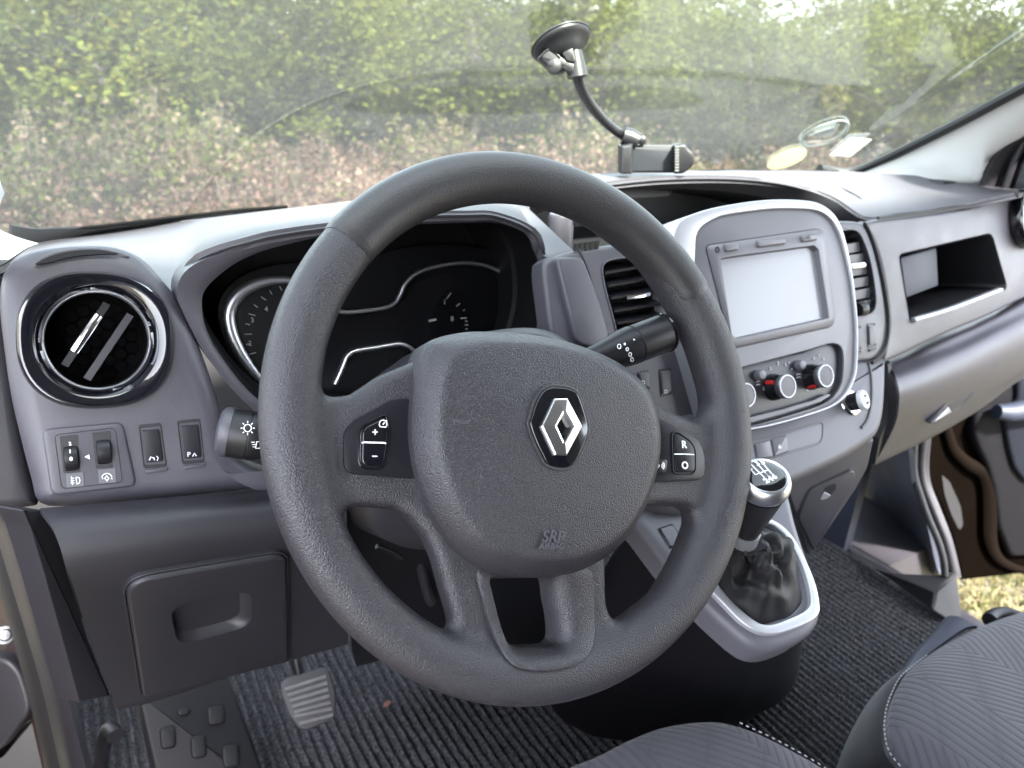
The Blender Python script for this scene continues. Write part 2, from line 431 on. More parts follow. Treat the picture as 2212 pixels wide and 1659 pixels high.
tor = (((np.abs(rho-RIM)/RA)**2.3+(np.abs(Wg)/RB)**2.3)**(1/2.3)-1)*RA
vs, fs = surface_nets(smin(tor, plate, .014), (ax[0], ax[0], aw[0]), (hs,)*3)
mb = MB(); mb.add([W3(*p) for p in vs], [tuple(f) for f in fs.tolist()])
rim = mb.build('rim_and_spokes', MT['wheel'], wheel, ang=80)
sm = rim.modifiers.new('smooth', 'SMOOTH'); sm.factor = .5; sm.iterations = 6
# upper arc of the rim: a separate, smoother skin that ends in two seams
sL, sR = wuv(757, 522, .012), wuv(1492, 650, .012)
a0, a1 = math.atan2(sR[1], sR[0]), math.atan2(sL[1], sL[0])
mb = MB(); N = 90; L = []
for i in range(N+1):
    a = a0+(a1-a0)*i/N; c = W3(RIM*math.cos(a), RIM*math.sin(a)); e = WU*math.cos(a)+WV*math.sin(a)
    g = .0011 if 0 < i < N else .0002
    row = []
    for j in range(36):
        b = 2*math.pi*j/36; cb, sb = math.cos(b), math.sin(b); k = (abs(cb)**2.3+abs(sb)**2.3)**(-1/2.3)
        row.append(c+e*((RA+g)*k*cb)+WN*((RB+g)*k*sb))
    L.append(row)
mb.loops(L, True, True, True).build('rim_top_skin', MT['rim_top'], wheel, ang=60)
# lower trim: U-shaped frame round the slot between the lower spokes
ho = spl(PP([(1025,1225),(1034,1265),(1044,1302),(1058,1350),(1072,1388),(1098,1430),(1130,1449),(1160,1452),(1194,1450),(1232,1443),(1258,1430),(1279,1405),(1285,1366),(1283,1300),(1281,1228),(1230,1222),(1150,1218),(1080,1220)], pl=WPL.off(.005)), 72, True)
hi = spl(PP([(1063,1254),(1069,1280),(1076,1310),(1085,1345),(1095,1378),(1105,1394),(1122,1401),(1155,1402),(1194,1399),(1210,1390),(1214,1372),(1211,1335),(1204,1300),(1197,1254),(1180,1250),(1150,1249),(1120,1249),(1090,1250)], pl=WPL.off(.005)), 72, True)
def align(a, b):
    k = min(range(len(b)), key=lambda i: sum((a[j]-b[(i+j) % len(b)]).length for j in range(0, len(a), 6)))
    return b[k:]+b[:k]
hi = align(ho, hi)
mb = MB(); n = WN
Dz = smin(tor, plate, .014); HM = np.where((Dz < 0).any(2), aw[Dz.shape[2]-1-np.argmax((Dz < 0)[:, :, ::-1], 2)]+hs*.5, -.01)
def on_rim(p, lift):
    """slide a point along the view ray to the wheel's front surface"""
    q = p
    for _ in range(5):
        d = q-WC; i, j = int(round((d.dot(WU)-ax[0])/hs)), int(round((d.dot(WV)-ax[0])/hs))
        hh = float(HM[max(i-1, 0):i+2, max(j-1, 0):j+2].mean())+lift; r = (p-CAM); pl_ = WPL.off(hh)
        q = CAM+r*((pl_.o-CAM).dot(WN)/r.dot(WN))
    return q
ho2 = [on_rim(p, .0012) for p in ho]; hb_ = [on_rim(p, .0022) for p in inset(ho, .0012, n)]
sm3 = lambda l: [(l[i-2]+l[i-1]+l[i]+l[(i+1) % len(l)]+l[(i+2) % len(l)])/5 for i in range(len(l))]
ho2, hb_ = sm3(ho2), sm3(hb_); hm = sm3([on_rim(a.lerp(b, .45), .0022) for a, b in zip(ho, hi)]); h7 = [a.lerp(b, .55)+n*.001 for a, b in zip(hm, hi)]
prof = [[p-n*.008 for p in ho2], ho2, hb_, hm, h7, [p-n*.004 for p in hi], [p-n*.022 for p in hi]]
mb.loops(prof, True).build('spoke_trim', MT['wheel'], wheel, ang=60)
# airbag cover
OUTL = [(919,743),(945,730),(985,721),(1024,717),(1093,719),(1162,726),(1232,742),(1301,768),(1352,797),(1388,832),(1408,872),(1419,913),(1422,969),(1412,1028),(1400,1068),(1384,1107),(1353,1159),(1315,1196),(1284,1217),(1240,1236),(1200,1244),(1160,1247),(1110,1246),(1070,1238),(1030,1222),(985,1188),(955,1150),(930,1108),(910,1060),(896,1016),(888,972),(885,930),(886,886),(890,845),(897,805),(906,768)]
apl = WPL.off(.012); base = spl(PP(OUTL, pl=apl), 144, True)
cpt = apl.hit(1150, 975)
def toward(l, s, h): return [cpt+(p-cpt)*s+n*h for p in l]
sm_ = base
for _ in range(10): sm_ = [(sm_[i-2]+sm_[i-1]*2+sm_[i]*2+sm_[(i+1) % 144]*2+sm_[(i+2) % 144])/8 for i in range(144)]
mb = MB(); L = [[p-n*.020 for p in base], [p+n*.001 for p in base], [p+n*.003 for p in toward(base, .993, 0)]]
for s, h in ((.978, .0055), (.955, .0092), (.925, .0126), (.895, .0156), (.870, .0176), (.845, .0186), (.81, .0191), (.70, .0197), (.55, .0206), (.4, .0214), (.25, .0219), (.1, .0221)):
    f = min(1, (1-s)*2.2); L.append([q+n*h for q in [cpt+(a.lerp(b, f)-cpt)*s for a, b in zip(base, sm_)]])
amb = mb.loops(L, True, True, True); airbag = amb.build('airbag_cover', MT['airbag'], wheel, ang=60)
epl = WPL.off(.0345)
# raised lettering and horn signs moulded in the cover, colour lightened to imitate highlights
AB = bvh_of(amb); tpl = tangent(AB, 1190, 1168, 14); mb = MB()
text(mb, 'SRP', (1192,1160), tpl, .0105, (1, .02), h=.0012, bold=.00022, shear=.22, depth=.0008)
text(mb, 'AIRBAG', (1189,1180), tpl, .0052, (1, .02), h=.0012, bold=.00022, shear=.22, depth=.0008)
for pts in (K('c7', (275,725),(285,705),(310,705),(345,712),(380,700)), K('c7', (290,708),(320,722),(365,722),(378,704)), K('c7', (275,695),(277,735))): stroke_on(mb, pts, AB, 3.2, .0001)
for pts in (K('c7', (1395,758),(1425,752),(1450,765),(1440,785),(1420,775),(1405,755)), K('c7', (1440,785),(1450,792))): stroke_on(mb, pts, AB, 2.8, .0001)
mb.build('moulded_lettering', mat('airbag_lettering', (.070, .068, .077), .34), airbag, ang=30, kind='stuff')
# emblem: black plate and bevelled diamond
plate_o = K('c7', (870,503),(930,500),(990,510),(1040,540),(1080,640),(1105,735),(1102,800),(1075,870),(1035,955),(990,993),(920,996),(855,972),(830,930),(790,850),(750,735),(760,680),(790,590),(830,525))
po = spl(PP(plate_o, pl=epl), 72, True)
emb = MB().slab(po, n, -.006, .0012, .001, 3).build('emblem_plate', MT['gloss'], wheel, ang=40)
rs = inset(po, -.0022, n); MB().ring(rs, inset(po, -.0001, n), n, -.006, .0004, .0006, 2).build('emblem_surround', MT['airbag'], wheel)
do = PP(K('c7', (805,745),(885,575),(965,573),(1057,745),(960,926),(888,924)), pl=epl)
di = PP(K('c7', (890,745),(936,664),(944,662),(991,747),(940,842),(934,840)), pl=epl)
oi = [a.lerp(b, .09) for a, b in zip(do, di)]; ii = [a.lerp(b, .86) for a, b in zip(do, di)]
mb = MB().loops([[p+n*.001 for p in do], [p+n*.0035 for p in do], [p+n*.0040 for p in oi], [p+n*.0056 for p in ii], [p+n*.0052 for p in di], [p+n*.001 for p in di]], True)
mb.build('diamond_emblem', mat('emblem_chrome', (.70, .70, .73), .28, 1.0), wheel, ang=12)
# switch panels in the two spokes
bpl = WPL.off(.0082)
lp = rpoly(PP(K('e2', (320,470),(1230,-40),(1600,-60),(1640,400),(1690,1000),(1820,1490),(1300,1470),(320,1380)), pl=bpl), [.009,.004,.004,.01,.01,.004,.002,.007], 6)
sp = MB().slab(lp, n, -.006, .0004, .0005, 2).build('switch_panel', MT['switch'], wheel)
bo = rpoly(PP(K('e2', (590,480),(1130,220),(1215,500),(1200,830),(1120,1335),(565,1310)), pl=bpl), [.006,.004,.01,.02,.007,.007], 6)
mb = MB().ring(bo, inset(bo, .0016, n), n, -.001, .0014, .0006, 2)
mb.slab(inset(bo, .0024, n), n, -.001, .0020, .0008, 3, cap0=False)
mb.build('cruise_button', MT['gloss'], sp)
mb = MB(); tp = bpl.off(.0022)
q = K('e2', (655,800),(700,790),(900,795),(1090,800),(1120,815)); stroke(mb, q, tp, 4)
for pts in (K('e2', (862,592),(965,592)), K('e2', (912,540),(912,648)), K('e2', (852,1058),(955,1060)), K('e2', (1060,448),(1095,408))): stroke(mb, pts, tp, 2.4)
stroke(mb, K('e2', (1010,490),(992,450),(1000,400),(1030,368),(1070,360),(1110,378),(1135,415),(1140,460),(1125,498)), tp, 2.2, closed=True)
stroke(mb, K('e2', (1120,365),(1140,383)), tp, 2.2)
mb.build('button_print', MT['white'], sp)
rp = rpoly(PP([(1405,893),(1440,912),(1505,946),(1521,978),(1523,1020),(1515,1037),(1405,1042),(1411,1000),(1419,950)], pl=bpl), [.002,.01,.01,.008,.01,.005,.002,.01,.01], 6)
sp = MB().slab(rp, n, -.006, .0004, .0005, 2).build('switch_panel', MT['switch'], wheel)
bo = rpoly(PP([(1448,933),(1462,931),(1492,952),(1502,970),(1503,1018),(1494,1027),(1455,1025),(1450,1015)], pl=bpl), .004, 5)
mb = MB().ring(bo, inset(bo, .0014, n), n, -.001, .0014, .0005, 2)
mb.slab(inset(bo, .0021, n), n, -.001, .0020, .0007, 3, cap0=False)
vo = rpoly(PP([(1405,994),(1436,991),(1440,997),(1437,1018),(1430,1022),(1405,1023)], pl=bpl), .003, 4)
mb.slab(vo, n, -.001, .0016, .0006, 2, cap0=False)
mb.build('resume_button', MT['switch'], sp)
mb = MB(); tp = bpl.off(.0021)
text(mb, 'R', (1477,961), tp, .0078, (1, .02), bold=.0002); text(mb, 'O', (1479,1006), tp, .0078, (1, .02), bold=.0002)
stroke(mb, [(1456,981),(1478,981),(1499,982)], tp, 2.2)
v = tp.off(-.0002)
for i, r in enumerate((4, 7, 10)): stroke(mb, [(1426+r*math.cos(a)*.9, 1006+r*math.sin(a)) for a in (-.9, -.45, 0, .45, .9)], v, 1.6)
stroke(mb, [(1417,999),(1421,1002),(1424,1006),(1420,1010),(1419,1014)], v, 1.6)
mb.build('button_print', MT['white'], sp)
# ------------------------------------------------------------------ dashboard
POD = face_plane(205, 735, .57, 20); ST = face_plane(1660, 610, .82, 24)
BIN = Plane((0, .62, 1.5), (0, -1, .08)); CLU = Plane((0, .715, 1.5), (0, -math.cos(R_(14)), math.sin(R_(14))))
PASS = Plane(P((2050, 620), Y=.62), (.05, -1, .33))
dash = thing('dashboard', 'dark grey van dashboard with round vents, dials, media screen and glove box', 'dashboard', (0, .6, 1.4))
D = MT['dash']
def lerp2(a, b, t): return tuple(x+(y-x)*t for x, y in zip(a, b))
def pad(back, front, extra=()):
    g = []
    for t, s in ((0, 0), (.3, .38), (.6, .72), (.85, .92), (1, 1)):
        g.append([P((b[0]+(f[0]-b[0])*t, b[1]+(f[1]-b[1])*t), Y=b[2]+(f[2]-b[2])*s) for b, f in zip(back, front)])
    return g
# upper pad over the dials, then over the open tray
bk = [(-60,560,.74),(20,537,.80),(75,523,.84),(180,505,.90),(300,490,.93),(400,478,.935),(480,468,.92),(550,460,.905),(640,450,.89),(760,436,.88),(880,420,.875),(1000,405,.875),(1060,400,.87),(1092,404,.86),(1112,419,.84),(1128,438,.80)]
fr = [(-90,640,.67),(0,592,.69),(70,572,.69),(200,570,.69),(300,604,.675),(382,632,.645),(430,560,.63),(554,518,.62),(634,502,.62),(708,492,.62),(894,468,.62),(1010,464,.62),(1074,467,.62),(1150,500,.62),(1176,556,.625),(1242,545,.64)]
g = pad(bk, fr); low = [P((f[0], f[1]+14), Y=f[2]+.012) for f in fr]
MB().patch(g+[low], 5, 4, .006).build('upper_pad', MT['dash_top'], dash, ang=70)
bk2 = [(1030,403,.875),(1126,393,.88),(1200,384,.88),(1280,377,.885),(1426,371,.89),(1582,369,.89),(1700,369,.89),(1800,370,.885),(1880,373,.87),(1950,377,.845),(2020,383,.82),(2090,391,.775),(2150,399,.74),(2230,408,.695)]
fr2 = [(1060,470,.80),(1126,440,.80),(1200,420,.80),(1280,405,.80),(1426,389,.80),(1582,387,.795),(1700,400,.785),(1790,428,.76),(1866,474,.70),(1935,468,.69),(2000,459,.675),(2063,450,.66),(2110,440,.65),(2200,420,.64)]
g = pad(bk2, fr2)
MB().patch(g+[[P((f[0], f[1]+3), Y=f[2]+.004) for f in fr2]], 5, 4, .006).build('tray_pad', MT['dash_top'], dash, ang=70)
# trough behind the crest: it carries the demister slots under the windscreen
tr_px = [(300,490,.93),(400,478,.935),(550,460,.905),(760,436,.88),(1000,405,.875),(1126,393,.88),(1280,377,.885),(1426,371,.89),(1582,369,.89),(1700,369,.89),(1800,370,.885),(1850,372,.875)]
tg_ = [[P(p[:2], Y=p[2])+Vector((0, dy, dz)) for p in tr_px] for dy, dz in ((-.001, -.003), (.012, -.014), (.035, -.020), (.075, -.024), (.11, -.034))]
tg_.append([Vector((p.x, 1.10-.13*((p.x-.64)/.7)**2, 1.495)) for p in tg_[-1]])
tmb = MB().patch(tg_, 5, 4, .005); tmb.build('demister_trough', MT['dash_top'], dash, ang=70); TB = bvh_of(tmb)
def down(x, y):
    h = TB.ray_cast(Vector((x, y, 1.9)), Vector((0, 0, -1))); return h[0] if h[0] else Vector((x, y, 1.53))
def slot(nm, pts, w):
    A_ = []; B_ = []
    for k, (x, y) in enumerate(pts):
        f = (1-abs(2*k/(len(pts)-1)-1)**8)*.999+.001
        A_.append(down(x, y-w*f/2)+Vector((0,0,.0022))); B_.append(down(x, y+w*f/2)+Vector((0,0,.0022)))
    v_ = MB().loops([[p-Vector((0,0,.003)) for p in A_], A_, [a.lerp(b, .5)-Vector((0,0,.0006)) for a, b in zip(A_, B_)], B_, [p-Vector((0,0,.003)) for p in B_]], False).build(nm, MT['black'], dash)
    return A_, B_, v_
xs_ = np.linspace(.37, 1.0, 40); A_, B_, dv_ = slot('demister_slot', [(x, float(np.interp(x, (.37,.63,.82,1.0), (.899,.931,.938,.940)))) for x in xs_], .032)
slot('trough_groove', [(x, float(np.interp(x, (.49,.62,.764,.95,1.146,1.22), (.881,.886,.893,.899,.894,.885)))) for x in np.linspace(.49, 1.22, 30)], .012)
for k in range(3, 38, 4): MB().tube([A_[k]+Vector((0,0,.0004)), B_[k]+Vector((0,0,.0004))], .0011, 5).build('demister_fin', MT['black'], dv_)
# lip of the open tray, then its dark inside
MB().slab([Vector((1.335,.775,1.5515)),Vector((1.368,.772,1.5505)),Vector((1.368,.80,1.5505)),Vector((1.34,.804,1.5515))], Vector((0,0,1)), -.01, .001, .0005, 1).build('side_demister', MT['black'], dash)
o = spl([P(p[:2], Y=p[2]-.001) for p in fr2[:9]], 60)
i = spl([P(p[:2], Y=p[2]) for p in [(1060,510,.83),(1126,480,.83),(1200,446,.83),(1310,416,.83),(1400,407,.83),(1530,410,.825),(1642,424,.815),(1700,440,.80),(1750,463,.78),(1800,500,.75)]], 60)
m1 = [a.lerp(b, .5)+Vector((0, -.004, .002)) for a, b in zip(o, i)]
MB().loops([o, m1, i], False).build('tray_lip', MT['dash_low'], dash, ang=70)
deep = [p+Vector((0, .12, -.02)) for p in i]; flo = [Vector((p.x, p.y, 1.40)) for p in deep]
MB().loops([i, deep, flo], False).add([P((1150,600), Y=.70), P((1850,560), Y=.70), P((1850,430), Y=1.05), P((1100,470), Y=1.05)], [(0,1,2,3)]).build('open_tray', MT['black'], dash, ang=30)
c = P((1208,512), Y=.74)
MB().lathe([(.016,-.06),(.016,.012),(.0145,.016),(.0145,.024),(.013,.027),(.002,.028)], c, (0,0,1), 28).build('tray_knob', MT['dash'], dash)
def seam(pts, pl, w=.0011, h=.0, name='seam'):
    q = spl([pl.hit(*p)+pl.n*h for p in pts], k=8) if isinstance(pl, Plane) else spl(pts, k=8)
    return MB().tube(q, w, 6).build(name, MT['black'], dash)
# side pod that carries the vent
pout = spl(PP([(84,1092),(66,1040),(40,940),(20,850),(4,740),(-4,660),(0,600),(20,562),(60,540),(110,529),(170,524),(230,525),(275,535),(312,556),(345,590),(385,640),(420,708),(452,790),(478,870),(500,960),(540,1005),(620,1035),(660,1052),(560,1060),(430,1074),(280,1090),(150,1100)], pl=POD), 120, True)
pod = MB().slab(pout, POD.n, -.13, 0, .016, 6).build('vent_pod', D, dash, ang=60)
# grip slot on top of the pod
sl_o = spl(PP(K('c3', (130,275),(190,225),(280,180),(400,155),(540,150),(660,170),(735,200),(700,212),(560,210),(400,225),(260,255),(160,282)), pl=POD.off(-.004)), 48, True)
MB().slab(sl_o, POD.n, -.01, .0022, .0016, 3).build('pod_ridge', D, dash)
sl_i = spl(PP(K('c3', (195,240),(280,195),(400,165),(540,158),(650,175),(662,185),(540,190),(400,205),(260,240)), pl=POD.off(.0022)), 40, True)
MB().slab(sl_i, POD.n, -.002, .0006, .0005, 1).build('pod_slot', MT['dark'], dash)
def round_vent(pl, c, ox, oy, rot=0.0, sm='gloss'):
    """round vent: gloss surround, bright ring, two blades and a honeycomb behind; ox, oy half sizes"""
    n = pl.n; x = (pl.hit(c[0]+10, c[1])-pl.hit(*c)).normalized(); y = n.cross(x)
    cc = pl.hit(*c)
    def el(rx, ry, p=2.0, k=64, dx=0, dy=0, tw=0):
        out = []
        for j in range(k):
            a = 2*math.pi*j/k+tw; ca, sa = math.cos(a), math.sin(a); q = (abs(ca)**p+abs(sa)**p)**(-1/p)
            out.append(cc+x*(rx*q*ca+dx)+y*(ry*q*sa+dy))
        return out
    root = link('round_vent', None, dash); root.location = cc-parent_origin(dash)
    o1, o2, o3 = el(ox, oy, 2.45), el(ox*.80, oy*.82, 2.15), el(ox*.70, oy*.72)
    L = [[p-n*.01 for p in o1], [p+n*.004 for p in o1], [p+n*.008 for p in el(ox*.96, oy*.96, 2.4)], [p+n*.0085 for p in el(ox*.90, oy*.91, 2.3)],
         [p+n*.006 for p in o2], [p+n*.0065 for p in o2], [p+n*.004 for p in el(ox*.74, oy*.76)], [p-n*.02 for p in o3]]
    MB().loops(L, True).build('vent_surround', MT[sm], root, ang=50)
    # bright ring, lower and twisted on two sides
    ring = []
    for j in range(96):
        a = 2*math.pi*j/96; ring.append((a, .0045+.0035*math.cos(2*(a-R_(55)))))
    A = [cc+x*(ox*.665*math.cos(a))+y*(oy*.695*math.sin(a))+n*(h+.001) for a, h in ring]
    B = [cc+x*(ox*.70*math.cos(a))+y*(oy*.735*math.sin(a))+n*(h+.0006) for a, h in ring]
    Cc = [cc+x*(ox*.735*math.cos(a))+y*(oy*.765*math.sin(a))+n*.0052 for a, h in ring]
    MB().loops([[p-n*.01 for p in A], A, [p+n*.0012 for p in [q.lerp(r, .5) for q, r in zip(A, B)]], B], True).build('vent_ring', MT['satin'], root, ang=50)
    MB().loops([B, Cc], True).build('vent_collar', MT['gloss'], root, ang=50)
    rb = ox*.66
    MB().loops([[p-n*.012 for p in el(rb*1.02, oy*.69)], [p-n*.045 for p in el(rb, oy*.66)]], True, False, True).build('vent_barrel', mat('barrel_black', (.002,.002,.0025), .8, spec=.1), root, ang=50)
    hx = MB(); s = .0056
    for a in range(-5, 6):
        for b in range(-5, 6):
            u, v = s*1.5*a, s*math.sqrt(3)*(b+.5*(a % 2))
            if math.hypot(u, v) < rb*.93:
                q = [cc-n*.043+x*(u+s*.9*math.cos(R_(60*k)))+y*(v+s*.9*math.sin(R_(60*k))) for k in range(6)]
                hx.tube(q, .0004, 4, True)
    hx.build('honeycomb', mat('honeycomb_black', (.0018,.0018,.0022), .7, spec=.15), root)
    d1 = (x*math.cos(R_(58+rot))+y*math.sin(R_(58+rot))); p1 = n.cross(d1)
    for off, ln, m in ((rb*.26, .84, 'satin'), (-rb*.26, .88, 'dark')):
        a = math.sqrt(max(rb*rb-off*off, 0))*ln; w = .0042
        ce = cc+p1*off-n*.008
        blade = MB().box(ce-n*.004, d1*a, p1*.0026, n*.007).build('vent_blade', mat('blade_grey', (.024,.023,.028), .4) if m == 'dark' else MT['dark'], root)
        if m == 'satin':
            q = [ce+d1*(a*t)+n*(.0045+.0022*(1-(t/.62)**2))for t in (-.55, -.35, -.15, .05, .25, .45, .6)]
            MB().tube(q, .0030, 8, flat=.5, up=n).build('vent_tab', MT['chrome'], root)
    return root
vx = (POD.hit(378, 733)-POD.hit(42, 740)).length/2; vy = (POD.hit(205, 590)-POD.hit(215, 884)).length/2
cut(pod, MB().lathe([(vx*.80,-.06),(vx*.80,.02)], POD.hit(211,735), POD.n, 48))
round_vent(POD, (211, 735), vx, vy)
# switches under the vent
def rocker(q, pl, h=.0015, name='rocker_switch', m='switch', r=.0014, par=None, gap=.0011):
    Q = PP(q, pl=pl); n = pl.n; c = sum(Q, Vector())/4; wd = min((Q[1]-Q[0]).length, (Q[2]-Q[1]).length)
    sc = lambda g: rpoly([c+(p-c)*(1-2*g/wd) for p in Q], r*1.2, 4)
    t = MB().ring(rpoly(Q, r*1.5, 4), sc(gap*.8), n, -.004, .0008, .0003, 2).build(name, MT['black'], par or dash)
    MB().slab([p for p in sc(gap*1.5)], n, -.004, h, .0005, 3).build('key', MT[m], t)
    return t
po_ = POD.off(.0)
bo = rpoly(PP(K('c3', (235,1170),(690,1130),(770,1490),(290,1545)), pl=po_), .006, 6)
hp_ = MB().slab(bo, POD.n, -.006, .0028, .0022, 4).build('dial_switch_panel', D, dash)
pq = POD.off(.0028); pi_ = rpoly(PP(K('c3', (303,1200),(650,1160),(692,1470),(345,1508)), pl=pq), .004, 6)
MB().ring(pi_, inset(pi_, .0006, POD.n), POD.n, -.001, .0003, .0002, 1).build('panel_seam', MT['black'], hp_)
for q, rows in (([(335,1210),(438,1200),(452,1410),(358,1418)], 1), ([(518,1190),(622,1180),(635,1385),(540,1392)], 0)):
    MB().slab(rpoly(PP(K('c3', *q), pl=pq), .001), POD.n, -.001, .0003, .0002, 1).build('wheel_slot', MT['black'], hp_)
    cx_ = sum(a for a, b in q)/4+4; cy_ = sum(b for a, b in q)/4+(22 if rows else 8); c = pq.off(-.004).hit(*K('c3', (cx_, cy_))[0])
    xd = (pq.hit(*K('c3', q[1])[0])-pq.hit(*K('c3', q[0])[0])); wd = xd.length*.40
    MB().lathe([(.0085,-wd),(.0098,-wd*.85),(.0102,0),(.0098,wd*.85),(.0085,wd)], c, xd, 28).build('thumb_wheel', MT['switch'], hp_)
for q in ([(372,1420),(470,1412),(475,1490),(375,1500)], [(552,1398),(650,1390),(655,1470),(556,1478)]):
    MB().slab(rpoly(PP(K('c3', *q), pl=pq), .0006), POD.n, -.001, .0005, .0002, 1).build('icon_plate', mat('icon_plate', (.085,.085,.095), .5), hp_)
mb = MB(); tp = pq.off(.0008)
stroke(mb, K('c3', (428,1440),(432,1478)), tp, 2); stroke(mb, K('c3', (428,1440),(445,1442),(450,1458),(445,1474),(432,1478)), tp, 2)
for k in range(3): stroke(mb, K('c3', (398,1446+13*k),(418,1446+13*k)), tp, 1.6)
stroke(mb, K('c3', (402,1436),(408,1484)), tp, 1.6)
stroke(mb, K('c3', (572,1440),(582,1424),(602,1418),(620,1424),(630,1438)), tp, 2.0); stroke(mb, K('c3', (600,1432),(590,1446),(602,1462),(612,1446)), tp, 2.4, closed=True)
stroke(mb, K('c3', (575,1450),(580,1444)), tp, 2); stroke(mb, K('c3', (625,1444),(632,1450)), tp, 2)
tri = PP(K('c3', (475,1326),(502,1312),(506,1340)), pl=tp); mb.slab(tri, POD.n, 0, .0003, .0001, 1)
wpl = pq.off(.0064)
text(mb, '2', K('c3', (394,1252))[0], pq.off(.0045), .0032, (1,-.1), bold=.0001); text(mb, 'I', K('c3', (394,1296))[0], wpl, .0032, (1,-.1), bold=.0002); text(mb, '0', K('c3', (400,1338))[0], wpl, .0036, (1,-.1), bold=.0002)
mb.build('switch_print', MT['white'], hp_)
for q in ([(775,1146),(905,1134),(938,1378),(805,1392)], [(992,1122),(1125,1110),(1150,1355),(1022,1368)]):
    s_ = rocker(K('c3', *q), POD, .0022, gap=.0014)
    x0, y0 = q[3]; MB().slab(rpoly(PP(K('c3', (x0+5,y0+6),(q[2][0]+8,q[2][1]+2),(q[2][0]+5,q[2][1]+24),(x0+15,y0+28)), pl=POD), .0008), POD.n, -.001, .0016, .0008, 2).build('switch_ledge', D, s_)
    mb = MB(); tp = POD.off(.0026); a = K('c3', ((q[2][0]+q[3][0])/2-8, q[3][1]-55))[0]
    if q[0][0] > 900: text(mb, 'P', (a[0]-6, a[1]), tp, .0052, (1,-.1), bold=.0001); stroke(mb, [(a[0]+2,a[1]+4),(a[0]+6,a[1]-3),(a[0]+10,a[1]+3)], tp, 3)
    else: stroke(mb, [(a[0]-9,a[1]+3),(a[0]-6,a[1]-4),(a[0]+1,a[1]-2),(a[0]+2,a[1]+3)], tp, 3.4); stroke(mb, [(a[0]+6,a[1]-6),(a[0]+10,a[1]-3),(a[0]+8,a[1]+4)], tp, 2.6)
    mb.build('switch_print', MT['greyprint'], s_)
# binnacle: brow, dark well, dial face
L0 = [(382,632),(407,580),(480,546),(554,518),(634,502),(708,492),(800,478),(894,468),(1010,464),(1074,466),(1120,475),(1150,498),(1168,535),(1178,580),(1182,640),(1172,700),(1150,770),(1110,830),(1040,880),(900,915),(750,935),(640,930),(575,905),(515,855),(450,775),(408,700)]
L1 = [(436,660),(446,622),(500,574),(560,545),(636,524),(710,508),(800,494),(894,485),(1010,481),(1070,481),(1112,488),(1136,507),(1154,540),(1164,580),(1168,640),(1160,700),(1138,765),(1100,815),(1030,862),(900,895),(750,912),(650,908),(590,885),(535,842),(478,770),(446,712)]
a0_, b0_ = spl(PP(L0, pl=BIN), k=5, closed=True), spl(PP(L1, pl=BIN.off(-.006)), k=5, closed=True)
mid = [p.lerp(q, .6)+BIN.n*.003 for p, q in zip(a0_, b0_)]
bb = [p-BIN.n*.010 for p in inset(b0_, .0012, BIN.n)]
MB().loops([[p-BIN.n*.03 for p in a0_], a0_, mid, b0_], True).build('binnacle_brow', D, dash, ang=60)
cb = b0_[0]*0
for p in b0_: cb += p/len(b0_)
L = [b0_, bb]
for s, h in ((.985, .03), (.965, .034), (.955, .06), (.94, .10)): L.append([cb+(p-cb)*s-BIN.n*h for p in bb])
MB().loops(L, True, False, True).build('dial_well', mat('dial_well_black', (.0035,.0034,.0042), .6, spec=.15), dash, ang=25)
clus = link('dial_cluster', None, dash); clus.location = CLU.hit(780, 700)-parent_origin(dash)
CL = CLU.off(.012)
MB().slab(spl(PP([(470,690),(500,610),(600,570),(760,560),(900,530),(1040,535),(1120,570),(1150,650),(1140,760),(1060,860),(850,900),(640,890),(530,830)], pl=CL), 80, True), CL.n, -.01, 0, .002, 2).build('dial_face', mat('dial_face_black', (.003,.003,.0035), .5, spec=.15), clus)
lt = spl(PP([(735,672),(705,660),(680,640),(655,616),(627,606),(591,605),(560,611),(530,625),(507,646),(495,672),(495,700),(506,735),(528,775),(560,816),(590,840)], pl=CL.off(.006)), 70)
nL = len(lt); MB().tube(lt, [.0020+.0040*math.sin(math.pi*min(1, max(0, (k/nL-.18)/.8)))**.8 for k in range(nL)], 10, flat=.8, up=CL.n).build('dial_trim', MT['satin'], clus)
rt = spl(PP([(720,668),(735,673),(760,674),(799,670),(835,664),(853,655),(864,638),(875,614),(899,591),(940,576),(991,568),(1039,571),(1081,587),(1106,614),(1118,646),(1117,681),(1108,716),(1090,760),(1060,800)], pl=CL.off(.006)), 80)
MB().tube(rt, [.0023+.0014*max(0, (k-45)/35) for k in range(80)], 10).build('dial_trim', MT['satin'], clus)
bt = spl(PP([(724,830),(731,815),(742,790),(751,769),(770,758),(815,751),(850,745),(866,744),(884,750),(899,764),(915,785)], pl=CL.off(.006)), 40)
MB().tube(bt, .0024, 10).build('dial_trim', MT['satin'], clus)
for poly in ([(640,618),(700,662),(736,680),(800,676),(850,666),(875,640),(905,606),(990,580),(1040,583),(1080,600),(1104,650),(1100,720),(1040,810),(900,850),(700,850)],):
    MB().slab(rpoly(PP(poly, pl=CL), .01), CL.n, -.002, .0015, .001, 2).build('dial_glass', mat('dial_lens', (.004,.004,.005), .22, spec=.25), clus)
dimp = mat('dial_print', (.22, .22, .24), .5)
mb = MB(); tp = CL.off(.0022); tq = CL.off(.0026)
text(mb, '4', (575,668), tp, .0065, (1,-.05)); text(mb, '3', (545,692), tp, .0065, (1,-.05)); text(mb, '2', (540,742), tp, .0065, (1,-.05))
for k in range(9):
    a = R_(205-12*k); c = (640,720); stroke(mb, [(c[0]+112*math.cos(a), c[1]-108*math.sin(a)),(c[0]+(102 if k % 2 else 96)*math.cos(a), c[1]-98*math.sin(a))], tp, 2)
